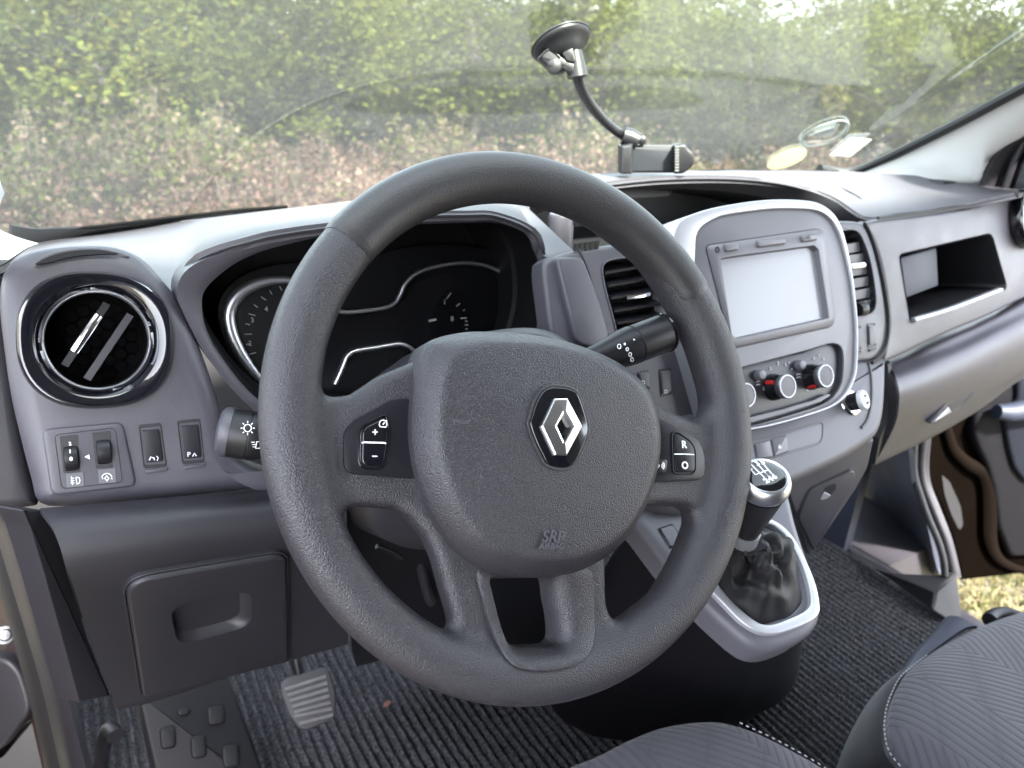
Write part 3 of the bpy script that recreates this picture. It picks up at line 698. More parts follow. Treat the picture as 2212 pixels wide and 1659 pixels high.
for pts in K('e3', (1495,428),(1465,470)), K('e3', (1530,520),(1555,500)), K('e3', (1575,548),(1588,542)), K('e3', (1560,600),(1600,598)), K('e3', (1590,645),(1610,645)), K('e3', (1592,672),(1608,672)), K('e3', (1590,620),(1606,620)): stroke(mb, pts, tq, 2.2)
text(mb, '1', K('e3', (1452,490))[0], tq, .0075, (1,-.05)); text(mb, '8', K('e3', (1503,605))[0], tq, .0075, (1,-.05)); stroke(mb, K('e3', (1345,618),(1395,608)), tq, 5)
mb.build('dial_print', dimp, clus, kind='stuff')
# panel between the dials and the media unit
CP = ST.off(-.014)
cpo = spl(PP([(1176,566),(1205,552),(1243,540),(1330,526),(1440,510),(1500,485),(1600,474),(1700,470),(1798,475),(1850,477),(1866,484),(1880,510),(1893,550),(1903,595),(1911,640),(1916,690),(1912,735),(1900,765),(1880,780),(1838,792),(1700,900),(1500,940),(1400,930),(1330,900),(1260,820),(1200,740),(1182,650)], pl=CP), 140, True)
cpan = MB().slab(cpo, CP.n, -.022, 0, .005, 4).build('centre_panel', D, dash, ang=50)
seam([(1250,538),(1268,578),(1290,650),(1312,720),(1330,775)], CP, .0013)
seam([(1866,480),(1876,497),(1890,535),(1904,590),(1914,645),(1919,690),(1916,735),(1904,766),(1884,784)], CP, .0022)
sp_ = PP(K('c5', (0,548),(135,542),(160,560),(215,700),(270,860),(310,1010),(240,1080),(120,1040),(60,800)), pl=CP)
MB().slab(rpoly(sp_, .006), CP.n, -.01, .006, .003, 3).build('side_cheek', D, dash)
mb = MB()
for k in range(5): x0 = 130+30*k; mb.box(CP.hit(*K('c5', (x0, 485-4*k))[0])+CP.n*.001, Vector((.0022,0,0)), CP.n*.001, Vector((0,0,.0035)))
mb.build('vent_slots', MT['black'], dash, kind='stuff')
def slat_vent(q, rows, pl, nm='air_vent', tab=None, lean=-.35):
    o = spl(PP(q, pl=pl), 64, True); n = pl.n
    root = link(nm, None, dash); root.location = pl.hit(*q[0])-parent_origin(dash)
    MB().ring([p for p in inset(o, -.002, n)], o, n, -.002, .001, .0008, 2).build('vent_frame', D, root)
    cut(cpan, MB().slab(o, n, -.06, .02, .001, 1))
    MB().slab(o, n, -.05, -.03, .001, 1).build('vent_back', MT['black'], root)
    MB().loops([o, [p-n*.04 for p in o]], True).build('vent_walls', MT['dark'], root)
    for a, b in rows:
        A, B = pl.off(-.007).hit(*a), pl.off(-.007).hit(*b); c = (A+B)/2; x = (B-A)/2; up = n.cross(x.normalized())
        dv = (n*.8+up*lean).normalized() if lean < 0 else (n*.22+up).normalized(); th = dv.cross(x.normalized())
        MB().box(c-dv*(.004 if lean < 0 else .0058), x, dv*(.009 if lean < 0 else .0055), th*.0012).build('slat', MT['switch'] if lean < 0 else MT['media'], root)
    if tab:
        A, B = pl.off(-.002).hit(*tab[0]), pl.off(-.002).hit(*tab[1])
        MB().tube([A, A.lerp(B, .5)+n*.001, B], [.0022, .0026, .0022], 8, flat=.6, up=n).build('vent_tab', MT['chrome'], root)
lv = K('c5', (290,640),(292,590),(330,562),(420,548),(520,540),(600,600),(650,760),(690,900),(660,960),(500,980),(400,985),(372,970),(345,870),(310,740))
slat_vent(lv, [(K('c5', (285,625))[0], K('c5', (560,580))[0]), (K('c5', (302,700))[0], K('c5', (590,650))[0]), (K('c5', (320,770))[0], K('c5', (615,725))[0]), (K('c5', (338,845))[0], K('c5', (640,800))[0]), (K('c5', (355,915))[0], K('c5', (660,870))[0]), (K('c5', (372,975))[0], K('c5', (670,945))[0])], CP, tab=(K('c5', (425,775))[0], K('c5', (560,755))[0]))
rv = [(1800,512),(1822,499),(1845,498),(1858,508),(1868,530),(1878,560),(1886,600),(1891,640),(1890,662),(1882,675),(1862,682),(1840,682),(1826,660),(1812,580)]
rows = [(K('e4', (1440,600))[0], K('e4', (1690,570))[0])]
rws = [((1475,610),(1670,580)), ((1505,722),(1725,690)), ((1530,840),(1745,808)), ((1550,960),(1775,925)), ((1565,1080),(1795,1040)), ((1575,1200),(1810,1160))]
slat_vent(rv, [(K('e4', a)[0], K('e4', b)[0]) for a, b in rws], CP, tab=None, lean=.55)
vb = MB().slab(rpoly(PP(K('e4', (1545,805),(1690,785),(1705,830),(1690,850),(1555,870)), pl=CP), .003), CP.n, -.004, .004, .003, 3).build('vent_slider', MT['satin'], dash)
MB().lathe([(.0085,-.006),(.0095,0),(.0085,.006)], CP.off(-.004).hit(*K('e4', (1660,1268))[0]), CP.n.cross(Vector((0,0,1))), 24).build('vent_wheel', MT['dark'], dash)
for q in (K('e4', (1582,1440),(1660,1425),(1668,1680),(1590,1695)), K('e4', (1725,1412),(1808,1400),(1815,1640),(1735,1655))):
    s_ = rocker(q, CP, .0022, m='dash')
    MB().slab(rpoly(PP([(q[3][0]+1,q[3][1]+3),(q[2][0]-1,q[2][1]+2),(q[2][0]-2,q[2][1]+8),(q[3][0]+2,q[3][1]+9)], pl=CP), .0006), CP.n, -.001, .0018, .0008, 2).build('switch_ledge', D, s_)
for q in (K('c5', (483,1205),(552,1190),(560,1310),(505,1290)), K('c5', (610,1190),(680,1178),(685,1335),(622,1350))):
    s_ = rocker(q, CP, .0024, m='dash')
    mb = MB(); a = K('c5', ((q[0][0]*0+520) if q[0][0] < 1400 else 650, 1265 if q[0][0] < 1400 else 1318))[0]
    stroke(mb, [(a[0]-3,a[1]+3),(a[0]-1,a[1]-4),(a[0]+4,a[1]-2),(a[0]+3,a[1]+3)], CP.off(.0028), 1.6, closed=True); mb.build('switch_print', MT['greyprint'], s_)
# media unit: silver surround and plastic face
ro = spl(PP([(1443,530),(1446,500),(1456,482),(1478,469),(1530,453),(1605,440),(1661,435),(1717,436),(1754,442),(1781,458),(1799,481),(1814,522),(1829,597),(1838,671),(1841,727),(1838,802),(1829,832),(1814,858),(1784,880),(1717,903),(1650,921),(1590,932),(1550,934),(1528,918),(1516,888),(1494,810),(1471,727),(1452,630)], pl=ST), 120, True)
ri = spl(PP([(1490,545),(1492,515),(1500,498),(1516,485),(1549,470),(1605,461),(1660,455),(1717,455),(1752,459),(1777,473),(1794,496),(1808,532),(1824,600),(1833.5,672),(1836.5,727),(1833.5,800),(1824.5,829.5),(1809.5,854),(1781,876),(1715.5,898.5),(1650,916),(1591,926.5),(1556,928),(1541,911),(1529,883),(1510,810),(1496,727),(1488,630)], pl=ST), 120, True)
unit = link('media_unit', None, dash); unit.location = ST.hit(1660, 650)-parent_origin(dash)
MB().ring(ro, align(ro, ri), ST.n, -.03, .0085, .0016, 4, hin=.002).build('silver_surround', MT['silverp'], unit, ang=50)
mface = MB().slab(inset(ri, -.001, ST.n), ST.n, -.02, .0055, .002, 2).build('media_face', MT['media'], unit)
FA = ST.off(.0055)
mo = rpoly(PP([(1524,531),(1768,495),(1780,503),(1803,690),(1795,705),(1580,752)], pl=FA), [.006,.008,.006,.008,.008,.006], 6)
so_ = rpoly(PP([(1553,557),(1764,529),(1789,688),(1580,735)], pl=FA), .0012, 6)
sc_ = rpoly(PP([(1557.5,559.5),(1759.5,532),(1784,686),(1581,732)], pl=FA.off(-.005)), .0008, 6)
so_ = align(mo, resample(so_, len(mo), True)); cut(mface, MB().slab(inset(so_, -.0004, ST.n), ST.n, -.012, .01, .001, 1))
MB().loops([[p-ST.n*.001 for p in mo], [p+ST.n*.0012 for p in mo], [p+ST.n*.0020 for p in inset(mo, .0008, ST.n)], [p+ST.n*.0018 for p in so_], [p-ST.n*.0045 for p in align(so_, resample(inset(so_, .0016, ST.n), len(mo), True))]], True).build('screen_bezel', MT['media'], unit, ang=50)
MB().ring(inset(mo, -.0012, ST.n), mo, ST.n, -.002, .0004, .0003, 1).build('bezel_gap', MT['dark'], unit)
MB().slab(inset(sc_, -.004, ST.n), ST.n, -.003, .0006, .0003, 1).build('screen', MT['screen'], unit)
FB = FA.off(.0018)
for q, r in ((K('e4', (265,605),(405,590),(420,670),(285,690)), .003), (K('e4', (595,570),(885,540),(895,610),(610,645)), .003), (K('e4', (1040,520),(1200,500),(1215,570),(1060,592)), .003)):
    o = rpoly(PP(q, pl=FB), r, 5); MB().ring(inset(o, -.0008, ST.n), o, ST.n, -.001, .0003, .0002, 1).slab(inset(o, .0004, ST.n), ST.n, -.001, .0028, .0018, 3).build('media_button', MT['media'], unit)
MB().slab(PP(K('e4', (1085,558),(1115,530),(1140,510),(1158,555)), pl=FB.off(.0028)), ST.n, 0, .0003, .0001, 1).build('media_port', MT['black'], unit)
MB().lathe([(.0035,-.001),(.0035,.0004),(.0028,.0006),(.0024,.0002)], FB.hit(*K('e4', (212,662))[0]), ST.n, 16).build('media_key', MT['dark'], unit)
# climate panel
clim = link('climate_panel', None, dash); clim.location = ST.hit(1700, 830)-parent_origin(dash)
co = spl(PP(K('e5', (180,470),(300,425),(700,320),(1200,190),(1480,105),(1600,98),(1680,150),(1712,290),(1700,560),(1660,700),(1560,840),(1400,940),(1200,1010),(800,1130),(430,1225),(250,1250),(180,1000)), pl=FA), 90, True)
ci = spl(PP(K('e5', (215,560),(310,500),(700,385),(1150,240),(1400,195),(1500,230),(1545,330),(1560,560),(1530,700),(1440,790),(1300,850),(1150,900),(800,1000),(450,1095),(270,1130),(220,950)), pl=FA.off(-.004)), 90, True)
cut(mface, MB().slab(inset(co, .0003, ST.n), ST.n, -.018, .01, .001, 1))
MB().loops([[p+ST.n*.0004 for p in co], [p-ST.n*.006 for p in inset(co, .001, ST.n)], [p-ST.n*.0005 for p in align(co, ci)]], True, False, True).build('climate_face', mat('climate_plastic', (.022,.0215,.026), .42), clim, ang=30)
bb_ = PP(K('e5', (420,1105),(900,985),(1300,870),(1500,780),(1545,800),(1400,890),(900,1050),(430,1180)), pl=FA.off(.0012)); MB().slab(rpoly(bb_, .002), ST.n, -.004, .0006, .0005, 1).build('climate_lip', MT['media'], clim)
CFp = FA.off(-.0042)
def knob(face, r, h, mark):
    c = CFp.off(h).hit(*face)-CFp.n*h; n = CFp.n
    k = MB().lathe([(r*1.16,-.001),(r*1.12,.004),(r*.98,h*.55),(r*.95,h*.9)], c, n, 36).build('climate_knob', MT['gloss'], clim)
    MB().lathe([(r*.96,h*.62),(r*1.02,h*.70),(r*1.03,h*.95),(r*.97,h*1.0),(r*.87,h*1.0),(r*.85,h*.97),(r*.83,h*.96)], c, n, 40).build('knob_rim', MT['knobrim'], k)
    MB().lathe([(r*.84,h*.9),(r*.84,h*.975),(r*.5,h*.985),(.0005,h*.99)], c, n, 36).build('knob_cap', MT['dash'], k)
    if mark is not None:
        x = (CFp.hit(face[0]+10, face[1])-CFp.hit(*face)).normalized(); y = n.cross(x); d = x*math.cos(R_(mark))+y*math.sin(R_(mark))
        MB().box(c+d*(r*1.06)+n*h*.32, d*.0012, n.cross(d)*.0020, n*h*.24).build('knob_mark', MT['red'], k)
knob(K('e5', (410,800))[0], .0125, .020, None); knob(K('e5', (965,680))[0], .0125, .020, 160); knob(K('e5', (1480,540))[0], .0125, .020, 235)
for c in ((575,530), (1115,395)):
    MB().lathe([(.0055,0),(.0055,.006),(.0045,.0075),(.0005,.008)], CFp.hit(*K('e5', (c[0]-25, c[1]))[0]), CFp.n, 20).build('climate_button', MT['media'], clim)
mb = MB(); tp = CFp.off(.0004)
for s_, p in (('2', (722,440)), ('3', (825,370)), ('4', (925,390)), ('*', (975,378)), ('0', (632,715)), ('*', (1008,465)), ('*', (1380,275)), ('o', (1310,300)), ('o', (1440,310)), ('o', (1220,730))): text(mb, s_, K('e5', p)[0], tp, .0052, (1,-.2))
for p in ((550,620), (1095,520)):
    for k in (0, 1): x, y = p; stroke(mb, K('e5', (x-25,y+40*k+10),(x,y+40*k-8),(x+30,y+40*k-2)), tp, 2)
mb.build('climate_print', MT['greyprint'], clim, kind='stuff')
# lower centre surround
LOW = Plane(ST.off(-.006).hit(1760, 880), (0, -math.cos(R_(40)), math.sin(R_(40))))
lo = spl(PP([(1838,776),(1885,772),(1915,768),(1920,790),(1919,850),(1915,899),(1902,937),(1873,963),(1830,990),(1780,1015),(1703,1050),(1620,1088),(1520,1108),(1430,1100),(1390,1040),(1390,960),(1420,900),(1500,880),(1620,900),(1760,850)], pl=LOW), 110, True)
MB().slab(lo, LOW.n, -.05, 0, .012, 5).build('centre_surround', mat('surround_plastic', (.082,.079,.094), .48, bump=('noise', 1500, .2), var=.05), dash, ang=50)
seam([(1876,784),(1882,819),(1882,867),(1874,905),(1860,925)], LOW, .0022, -.0003)
st_ = PP(K('e5', (300,1490),(480,1440),(1390,1170),(1430,1195),(1420,1380),(1385,1450),(760,1640),(300,1760)), pl=LOW)
so2 = rpoly(st_, .004, 4); MB().ring(inset(so2, -.0012, LOW.n), so2, LOW.n, -.006, .0008, .0006, 2).slab(inset(so2, .0015, LOW.n), LOW.n, -.008, .0004, .0003, 1).build('switch_strip', MT['media'], dash)
for q in (K('e5', (495,1465),(705,1405),(745,1640),(530,1660)), K('e5', (722,1398),(930,1340),(960,1560),(765,1630))):
    o = rpoly(PP(q, pl=LOW), .0018, 4); s_ = MB().ring(inset(o, -.0008, LOW.n), o, LOW.n, -.002, .0009, .0003, 1).slab(inset(o, .0004, LOW.n), LOW.n, -.002, .0020, .001, 2).build('strip_button', MT['media'], dash)
    if q[0][0] > 1650: mb = MB(); stroke(mb, K('e5', (845,1475),(862,1512),(832,1515)), LOW.off(.0022), 3, closed=True); mb.build('hazard_print', MT['white'], s_)
# socket with a two-slot plug
c = LOW.hit(*K('e5', (1800,900))[0]); axs = (LOW.n*.6+ST.n*.7+Vector((.35,0,0))).normalized()
sk_ = MB().lathe([(.0150,-.004),(.0160,.001),(.0145,.003),(.0125,.0035)], c, LOW.n, 32).build('socket_collar', MT['chrome'], dash)
MB().lathe([(.0105,-.004),(.0105,.013),(.0095,.014)], c, axs, 28).build('socket_barrel', MT['gloss'], sk_)
pg = MB().lathe([(.0112,.012),(.0116,.0135),(.0116,.016),(.0105,.0178),(.0005,.0184)], c, axs, 32).build('plug_face', mat('plug_plastic', (.55,.55,.57), .3), sk_)
x = axs.cross(Vector((0,0,1))).normalized(); y = x.cross(axs)
for k in (-1, 1): MB().box(c+axs*.0184+y*(.0042*k), x*.0026, y*.0010, axs*.0012).build('plug_slot', MT['black'], sk_)
# passenger side: face with an open shelf, round vent, glove box
poo = spl(PP([(1868,486),(1895,474),(1983,464),(2063,453),(2110,443),(2150,430),(2230,425),(2290,440),(2300,560),(2290,620),(2212,646),(2129,686),(2060,714),(2001,741),(1960,762),(1918,780),(1908,778),(1922,700),(1908,590),(1888,520)], pl=PASS), 120, True)
pface = MB().slab(poo, PASS.n, -.03, 0, .006, 4).build('passenger_face', D, dash, ang=50)
sh = rpoly(PP([(1942,549),(2141,503),(2176,625),(1967,700)], pl=PASS), [.010,.014,.016,.012], 6)
cut(pface, MB().slab(sh, PASS.n, -.05, .05, .001, 1))
MB().loops([[p+PASS.n*.0012 for p in inset(sh, -.0005, PASS.n)], [p+PASS.n*-.003 for p in inset(sh, .002, PASS.n)], [p-PASS.n*.13+Vector((0,0,.012)) for p in inset(sh, .004, PASS.n)]], True, False, True).build('open_shelf', MT['dark'], dash, ang=40)
lipq = [PASS.off(.0).hit(*p) for p in K('d2', (868,470),(900,505),(1150,430),(1490,300),(1515,262))]
MB().tube(spl([lipq[1], lipq[2], lipq[3]], 20), .0045, 8, flat=1.6, up=PASS.n).build('shelf_lip', MT['silverp'], dash)
bx = rpoly(PP([(1946,556),(2024,534),(2028,617),(1958,644)], pl=PASS.off(-.035)), .004, 4)
MB().slab(bx, PASS.n, -.06, 0, .003, 2).build('shelf_divider', MT['blue'], dash)
round_vent(PASS.off(.012), (2234, 470), vx*1.14, vy*.98, 40, 'gloss')
MB().lathe([(vx*.95,-.06),(vx*.95,-.005),(vx*.93,.004),(vx*.90,.005),(vx*.86,-.055)], PASS.hit(2236, 472), PASS.n, 48).build('vent_housing', D, dash)
seam([P(p, pl=PASS.off(.003)) for p in K('d1', (475,1103),(800,1066),(1100,1025),(1230,1000),(1262,985))], None, .0024)
seam([P((1815,405), Y=.80), P((1845,419), Y=.77), P((1861,430), Y=.755), P((1876,446), Y=.735), P((1896,471), Y=.697)], None, .0009)
gb = [[(1904,768,.67),(1958,748,.67),(1999,727,.67),(2058,701,.67),(2127,672,.67),(2228,622,.67),(2318,572,.67)],
      [(1906,786,.62),(1960,766,.62),(2001,745,.62),(2060,719,.62),(2129,690,.62),(2230,640,.62),(2320,590,.62)],
      [(1926,800,.60),(1972,784,.60),(2012,766,.60),(2070,742,.60),(2134,712,.60),(2230,664,.60),(2320,610,.60)],
      [(1938,824,.578),(1984,808,.578),(2024,792,.578),(2080,768,.578),(2142,738,.578),(2230,694,.578),(2320,650,.578)],
      [(1943,860,.568),(1990,845,.568),(2030,832,.568),(2086,812,.568),(2146,786,.568),(2230,746,.568),(2320,700,.568)],
      [(1936,910,.575),(1984,895,.575),(2026,882,.575),(2080,860,.575),(2140,832,.575),(2212,796,.575),(2300,750,.575)],
      [(1910,965,.59),(1960,945,.59),(2012,924,.59),(2072,895,.59),(2132,860,.59),(2200,815,.59),(2290,765,.59)],
      [(1886,1006,.61),(1940,980,.61),(2001,951,.61),(2065,916,.61),(2129,877,.61),(2196,826,.61),(2280,780,.61)],
      [(1886,1000,.66),(1940,974,.66),(2001,946,.66),(2065,911,.66),(2129,872,.66),(2196,822,.66),(2280,776,.66)]]
GL = MB().patch([[P(p[:2], Y=p[2]-.0) for p in r] for r in gb], 4, 4, .004).build('glove_box_lid', D, dash, ang=70)
gq = Plane(P((2060, 880), Y=.574), (0, -1, .05))
ho_ = rpoly(PP(K('d2', (1020,1200),(1170,1010),(1330,915),(1345,945),(1240,1075),(1160,1125)), pl=gq), .004, 4)
hd = MB().ring(inset(ho_, -.0012, gq.n), ho_, gq.n, -.004, .0012, .0008, 2).slab(ho_, gq.n, -.02, .0002, .0002, 1).build('glove_box_handle', D, dash)
MB().slab(rpoly(PP(K('d2', (1150,1075),(1290,1010),(1235,1070),(1165,1118)), pl=gq.off(.0006)), .001), gq.n, 0, .0006, .0003, 1).build('handle_pocket', MT['black'], hd)
MB().slab(rpoly(PP(K('d2', (1030,1196),(1140,1085),(1165,1118)), pl=gq.off(.0006)), .001), gq.n, 0, .003, .0015, 2).build('handle_lever', MT['silverp'], hd)
gapq = [P(p, Y=.612) for p in K('d2', (735,790),(790,860),(812,930),(800,1010),(760,1090),(738,1150))]
MB().tube(spl(gapq, 30), .004, 8).build('seam', MT['black'], dash)  # black tube imitates the curved shadow in the gap by the lid
gs = [[P((x, y), Y=yy) for x, y, yy in r] for r in ([(1918,784,.60),(1920,840,.59),(1917,899,.585),(1900,950,.585)], [(1934,800,.61),(1940,850,.60),(1934,905,.595),(1890,1005,.60)])]
MB().patch(gs, 6, 2, .01).build('glove_box_side', MT['dash_low'], dash)
# panel with a flap under the centre surround
UND = Plane(LOW.off(-.034).hit(1800, 1000), (-.18, -1, -.02))
uo = rpoly(PP([(1690,1036),(1780,996),(1860,955),(1890,948),(1876,1010),(1850,1058),(1796,1138),(1752,1200),(1744,1196),(1718,1120)], pl=UND), .004, 4)
MB().slab(uo, UND.n, -.10, 0, .004, 3).build('under_panel', D, dash)
fo = rpoly(PP(K('d4', (895,392),(1185,258),(1215,285),(1192,372),(1060,610),(920,815),(815,590),(850,490)), pl=UND), [.006,.007,.006,.006,.01,.003,.004,.006], 5)
MB().ring(inset(fo, -.0014, UND.n), fo, UND.n, -.002, .0006, .0004, 1).slab(inset(fo, .0006, UND.n), UND.n, -.003, .0026, .002, 3).build('flap', D, dash)
MB().slab(rpoly(PP(K('d4', (1005,385),(1080,355),(1078,400),(1030,450),(975,470)), pl=UND.off(.0026)), .003, 4), UND.n, -.001, .0004, .0002, 1).build('flap_pull', MT['black'], dash)
MB().slab(rpoly(PP(K('d4', (1000,415),(1045,440),(1020,462),(972,472)), pl=UND.off(.003)), .002, 4), UND.n, -.001, .0008, .0004, 1).build('flap_lever', MT['silverp'], dash)
# gear console
NECK = Plane(LOW.off(-.004).hit(1640, 1060), (-.05, -math.cos(R_(62)), math.sin(R_(62))))
no = spl(PP([(1372,1120),(1390,1150),(1453,1232),(1500,1280),(1535,1318),(1572,1352),(1610,1384),(1640,1400),(1672,1402),(1710,1390),(1748,1371),(1770,1347),(1777,1318),(1768,1265),(1748,1201),(1726,1134),(1706,1060),(1680,1030),(1600,1030),(1480,1050),(1400,1080)], pl=NECK), 90, True)
con = thing('gear_console', 'grey floor console carrying the silver-ringed gear gaiter', 'console', NECK.hit(1640, 1250))
CS = mat('console_plastic', (.105,.101,.118), .45, bump=('noise', 1500, .2), var=.05)
MB().slab(no, NECK.n, -.03, 0, .010, 5).build('console_top', CS, con, ang=50)
cN = NECK.hit(1600, 1250)
bo_ = spl(PP([(1190,1440),(1180,1490),(1200,1540),(1240,1570),(1290,1592),(1360,1600),(1430,1597),(1520,1584),(1600,1566),(1650,1530),(1680,1490),(1690,1440),(1660,1390),(1560,1370),(1400,1370),(1270,1390)], Z=.765), 90, True)
nt_ = [p-NECK.n*.02 for p in no]; bo_ = align(nt_, bo_ if sum((nt_[i].cross(nt_[i-1])).z for i in range(90))*sum((bo_[i].cross(bo_[i-1])).z for i in range(90)) > 0 else bo_[::-1])
MB().loops([nt_, [a.lerp(b, .10) for a, b in zip(nt_, bo_)], [a.lerp(b, .5)+(a-cN)*.10+Vector((0,-.012,0)) for a, b in zip(nt_, bo_)], [a.lerp(b, .93) for a, b in zip(nt_, bo_)], bo_], True).build('console_skirt', MT['dark'], con, ang=60)
sq = rpoly(PP(K('c7', (1540,1380),(1635,1348),(1715,1465),(1620,1508)), pl=NECK), .0015, 4)
MB().ring(sq, inset(sq, .0012, NECK.n), NECK.n, -.001, .0006, .0003, 1).build('blank_surround', MT['black'], con)
MB().slab(inset(sq, .0016, NECK.n), NECK.n, -.002, .0016, .001, 2).build('blank_button', CS, con)
go = spl(PP(K('d4', (530,625),(600,612),(685,650),(775,740),(855,885),(922,1050),(951,1190),(940,1262),(860,1320),(700,1380),(600,1392),(520,1370),(420,1305),(310,1195),(225,1100),(190,1000),(220,860),(300,740),(410,660)), pl=NECK), 100, True)
gi = spl(PP(K('d4', (540,655),(600,648),(670,680),(750,765),(822,900),(870,1040),(890,1150),(876,1212),(810,1260),(660,1318),(570,1326),(500,1290),(420,1225),(340,1145),(270,1055),(250,980),(275,870),(340,760),(440,685)), pl=NECK), 100, True)
gi = align(go, gi)
MB().ring(go, gi, NECK.n, -.004, .0055, .0014, 3, hin=-.02).build('gaiter_ring', mat('ring_silver', (.55,.55,.58), .38, .5), con, ang=60)
# lever, gaiter, knob
gear = thing('gear_lever', 'gear lever with silver-topped black knob marked 2 4 6 above a black leather gaiter', 'gear lever', NECK.hit(1600, 1240))
kb = NECK.off(.052).hit(1608, 1162)
kt = P((1655, 1028), d=(kb-CAM).dot(VF)-.060)
kx = (kt-kb).normalized()
cg = Vector((0,0,0))
for p in gi: cg += p/len(gi)
Lp = []; NG = 100
rr0 = .016
xx = kx.cross(NECK.n).normalized(); yy = kx.cross(xx)
top = kb-kx*.004
for t in np.linspace(0, 1, 22):
    row = []
    for j, p in enumerate(gi):
        a = 2*math.pi*j/NG
        dirp = (p-cg); q0 = top+(dirp-kx*dirp.dot(kx)).normalized()*rr0
        s = t**1.25; c = q0.lerp(p-NECK.n*.006, s)
        bul = math.sin(math.pi*t)
        f = .0065*math.sin(4*a+1.6*math.sin(2.5*t)+3*t)+.0022*math.sin(9*a-4*t+1.1)+.004*math.sin(3*a+5*t)
        c = c+dirp.normalized()*(f*bul*1.25-.012*bul*(1-t))+NECK.n*(.012*bul+.006*bul*math.sin(4*a-6*t)+.004*math.sin(9*t*math.pi+2*a)*bul)
        row.append(c)
    Lp.append(row)
MB().loops(Lp, True, True).build('gaiter', MT['boot'], gear, ang=75)
MB().lathe([(0.01120,-.012),(0.01204,-.004),(0.01204,.006),(.012,.010)], kb, kx, 28).build('lever_collar', MT['silverp'], gear)
h = (kt-kb).length
MB().lathe([(0.00954,.004),(0.01038,.010),(0.01370,h*.35),(0.01701,h*.6),(0.01926,h*.78),(0.01959,h*.80)], kb, kx, 40).build('knob_grip', mat('knob_leather', (.010,.009,.011), .36, bump=('leather', 1200, .25)), gear)
kr = MB().lathe([(0.01959,h*.82),(0.02075,h*.84),(0.02141,h*.89),(0.02108,h*.94),(0.01959,h*.985),(0.01760,h*1.005),(0.01627,h*1.008),(0.01560,h*1.0)], kb, kx, 44).build('knob_ring', MT['satin'], gear)
up = (VU-kx*VU.dot(kx)).normalized()
MB().lathe([(0.01594,h*.99),(0.01569,h*1.003),(.014,h*1.016),(.008,h*1.022),(.0004,h*1.024)], kb, kx, 40).build('knob_cap', MT['gloss'], gear)
KP = Plane(kb+kx*(h*1.022), kx); mb = MB()
q = lambda *pts: K('e6', *pts)
for pts in (q((555,695),(668,818),(738,790)), q((640,640),(895,890)), q((770,600),(985,850)), q((880,560),(1080,800)), q((748,790),(1010,690))): stroke(mb, pts, KP, 3.4, 0)
for s_, p in (('2', (942,972)), ('4', (1048,925)), ('6', (1148,872)), ('1', (590,590)), ('3', (720,540)), ('5', (840,500)), ('R', (500,650))): text(mb, s_, q(p)[0], KP, .0066, (1,-.45), bold=.0004, h=0)
mb.build('knob_print', MT['white'], gear)
# knee panel with fuse cover
kp = []
for pts, dy in (([(86,1098),(180,1090),(290,1080),(430,1068),(580,1056),(740,1044)], -.002), ([(100,1116),(185,1106),(292,1096),(430,1082),(580,1068),(740,1054)], -.022),
                ([(118,1150),(195,1138),(298,1124),(434,1106),(584,1088),(745,1072)], -.036), ([(134,1195),(206,1182),(306,1166),(440,1146),(590,1124),(748,1100)], -.045),
                ([(150,1240),(218,1226),(314,1208),(446,1186),(594,1162),(750,1136)], -.046), ([(166,1290),(230,1276),(322,1256),(452,1232),(598,1206),(752,1174)], -.038),
                ([(190,1370),(250,1356),(338,1336),(462,1310),(606,1280),(752,1248)], -.018), ([(240,1500),(292,1488),(372,1468),(486,1440),(620,1408),(752,1374)], .012),
                ([(254,1532),(304,1522),(380,1500),(490,1464),(622,1428),(752,1392)], .022), ([(262,1526),(310,1516),(384,1494),(492,1458),(622,1422),(752,1386)], .06)):
    kp.append([P(p, Y=POD.hit(300, 1085).y+dy) for p in pts])
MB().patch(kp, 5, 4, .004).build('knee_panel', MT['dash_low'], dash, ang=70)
FCp = Plane(P((450, 1340), Y=POD.hit(300, 1085).y-.016-.004), ((kp[5][2]-kp[7][2]).cross(kp[6][1]-kp[6][4])))
if FCp.n.y > 0: FCp.n = -FCp.n
fq = rpoly(PP([(266,1250),(618,1190),(622,1424),(306,1500)], pl=FCp), [.020,.014,.006,.004], 7)
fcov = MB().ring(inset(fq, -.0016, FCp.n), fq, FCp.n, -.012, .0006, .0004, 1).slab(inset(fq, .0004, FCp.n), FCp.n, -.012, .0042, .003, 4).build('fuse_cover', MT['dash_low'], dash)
hq = rpoly(PP([(366,1310),(542,1276),(545,1352),(384,1396)], pl=FCp.off(.004)), [.016,.012,.016,.018], 7)
cut(fcov, MB().slab(hq, FCp.n, -.012, .02, .001, 1))
hb = [p-FCp.n*.010 for p in hq]; cb2 = sum(hb, Vector())/len(hb)
MB().loops([[p-FCp.n*.0003 for p in hq], [p-FCp.n*.003 for p in inset(hq, .0006, FCp.n)], [cb2+(p-cb2)*.86+Vector((-.004,0,0)) for p in hb]], True, False, True).build('fuse_cover_grip', MT['dash_low'], fcov, ang=60)
# trim strip at the left end of the dashboard
XL = Plane(P((170, 1300), Y=POD.hit(300,1085).y+.01), (.75, -.66, 0))
tq = rpoly(PP([(48,1100),(96,1102),(116,1120),(150,1246),(190,1376),(240,1504),(172,1518),(140,1400),(96,1240),(66,1140)], pl=XL), .003)
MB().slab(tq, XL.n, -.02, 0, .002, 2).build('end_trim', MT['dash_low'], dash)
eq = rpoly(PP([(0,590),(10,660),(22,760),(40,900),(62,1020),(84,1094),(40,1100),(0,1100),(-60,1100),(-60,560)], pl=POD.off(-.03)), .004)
MB().slab(eq, POD.n, -.1, 0, .008, 3).build('end_cap', MT['dash_low'], dash)
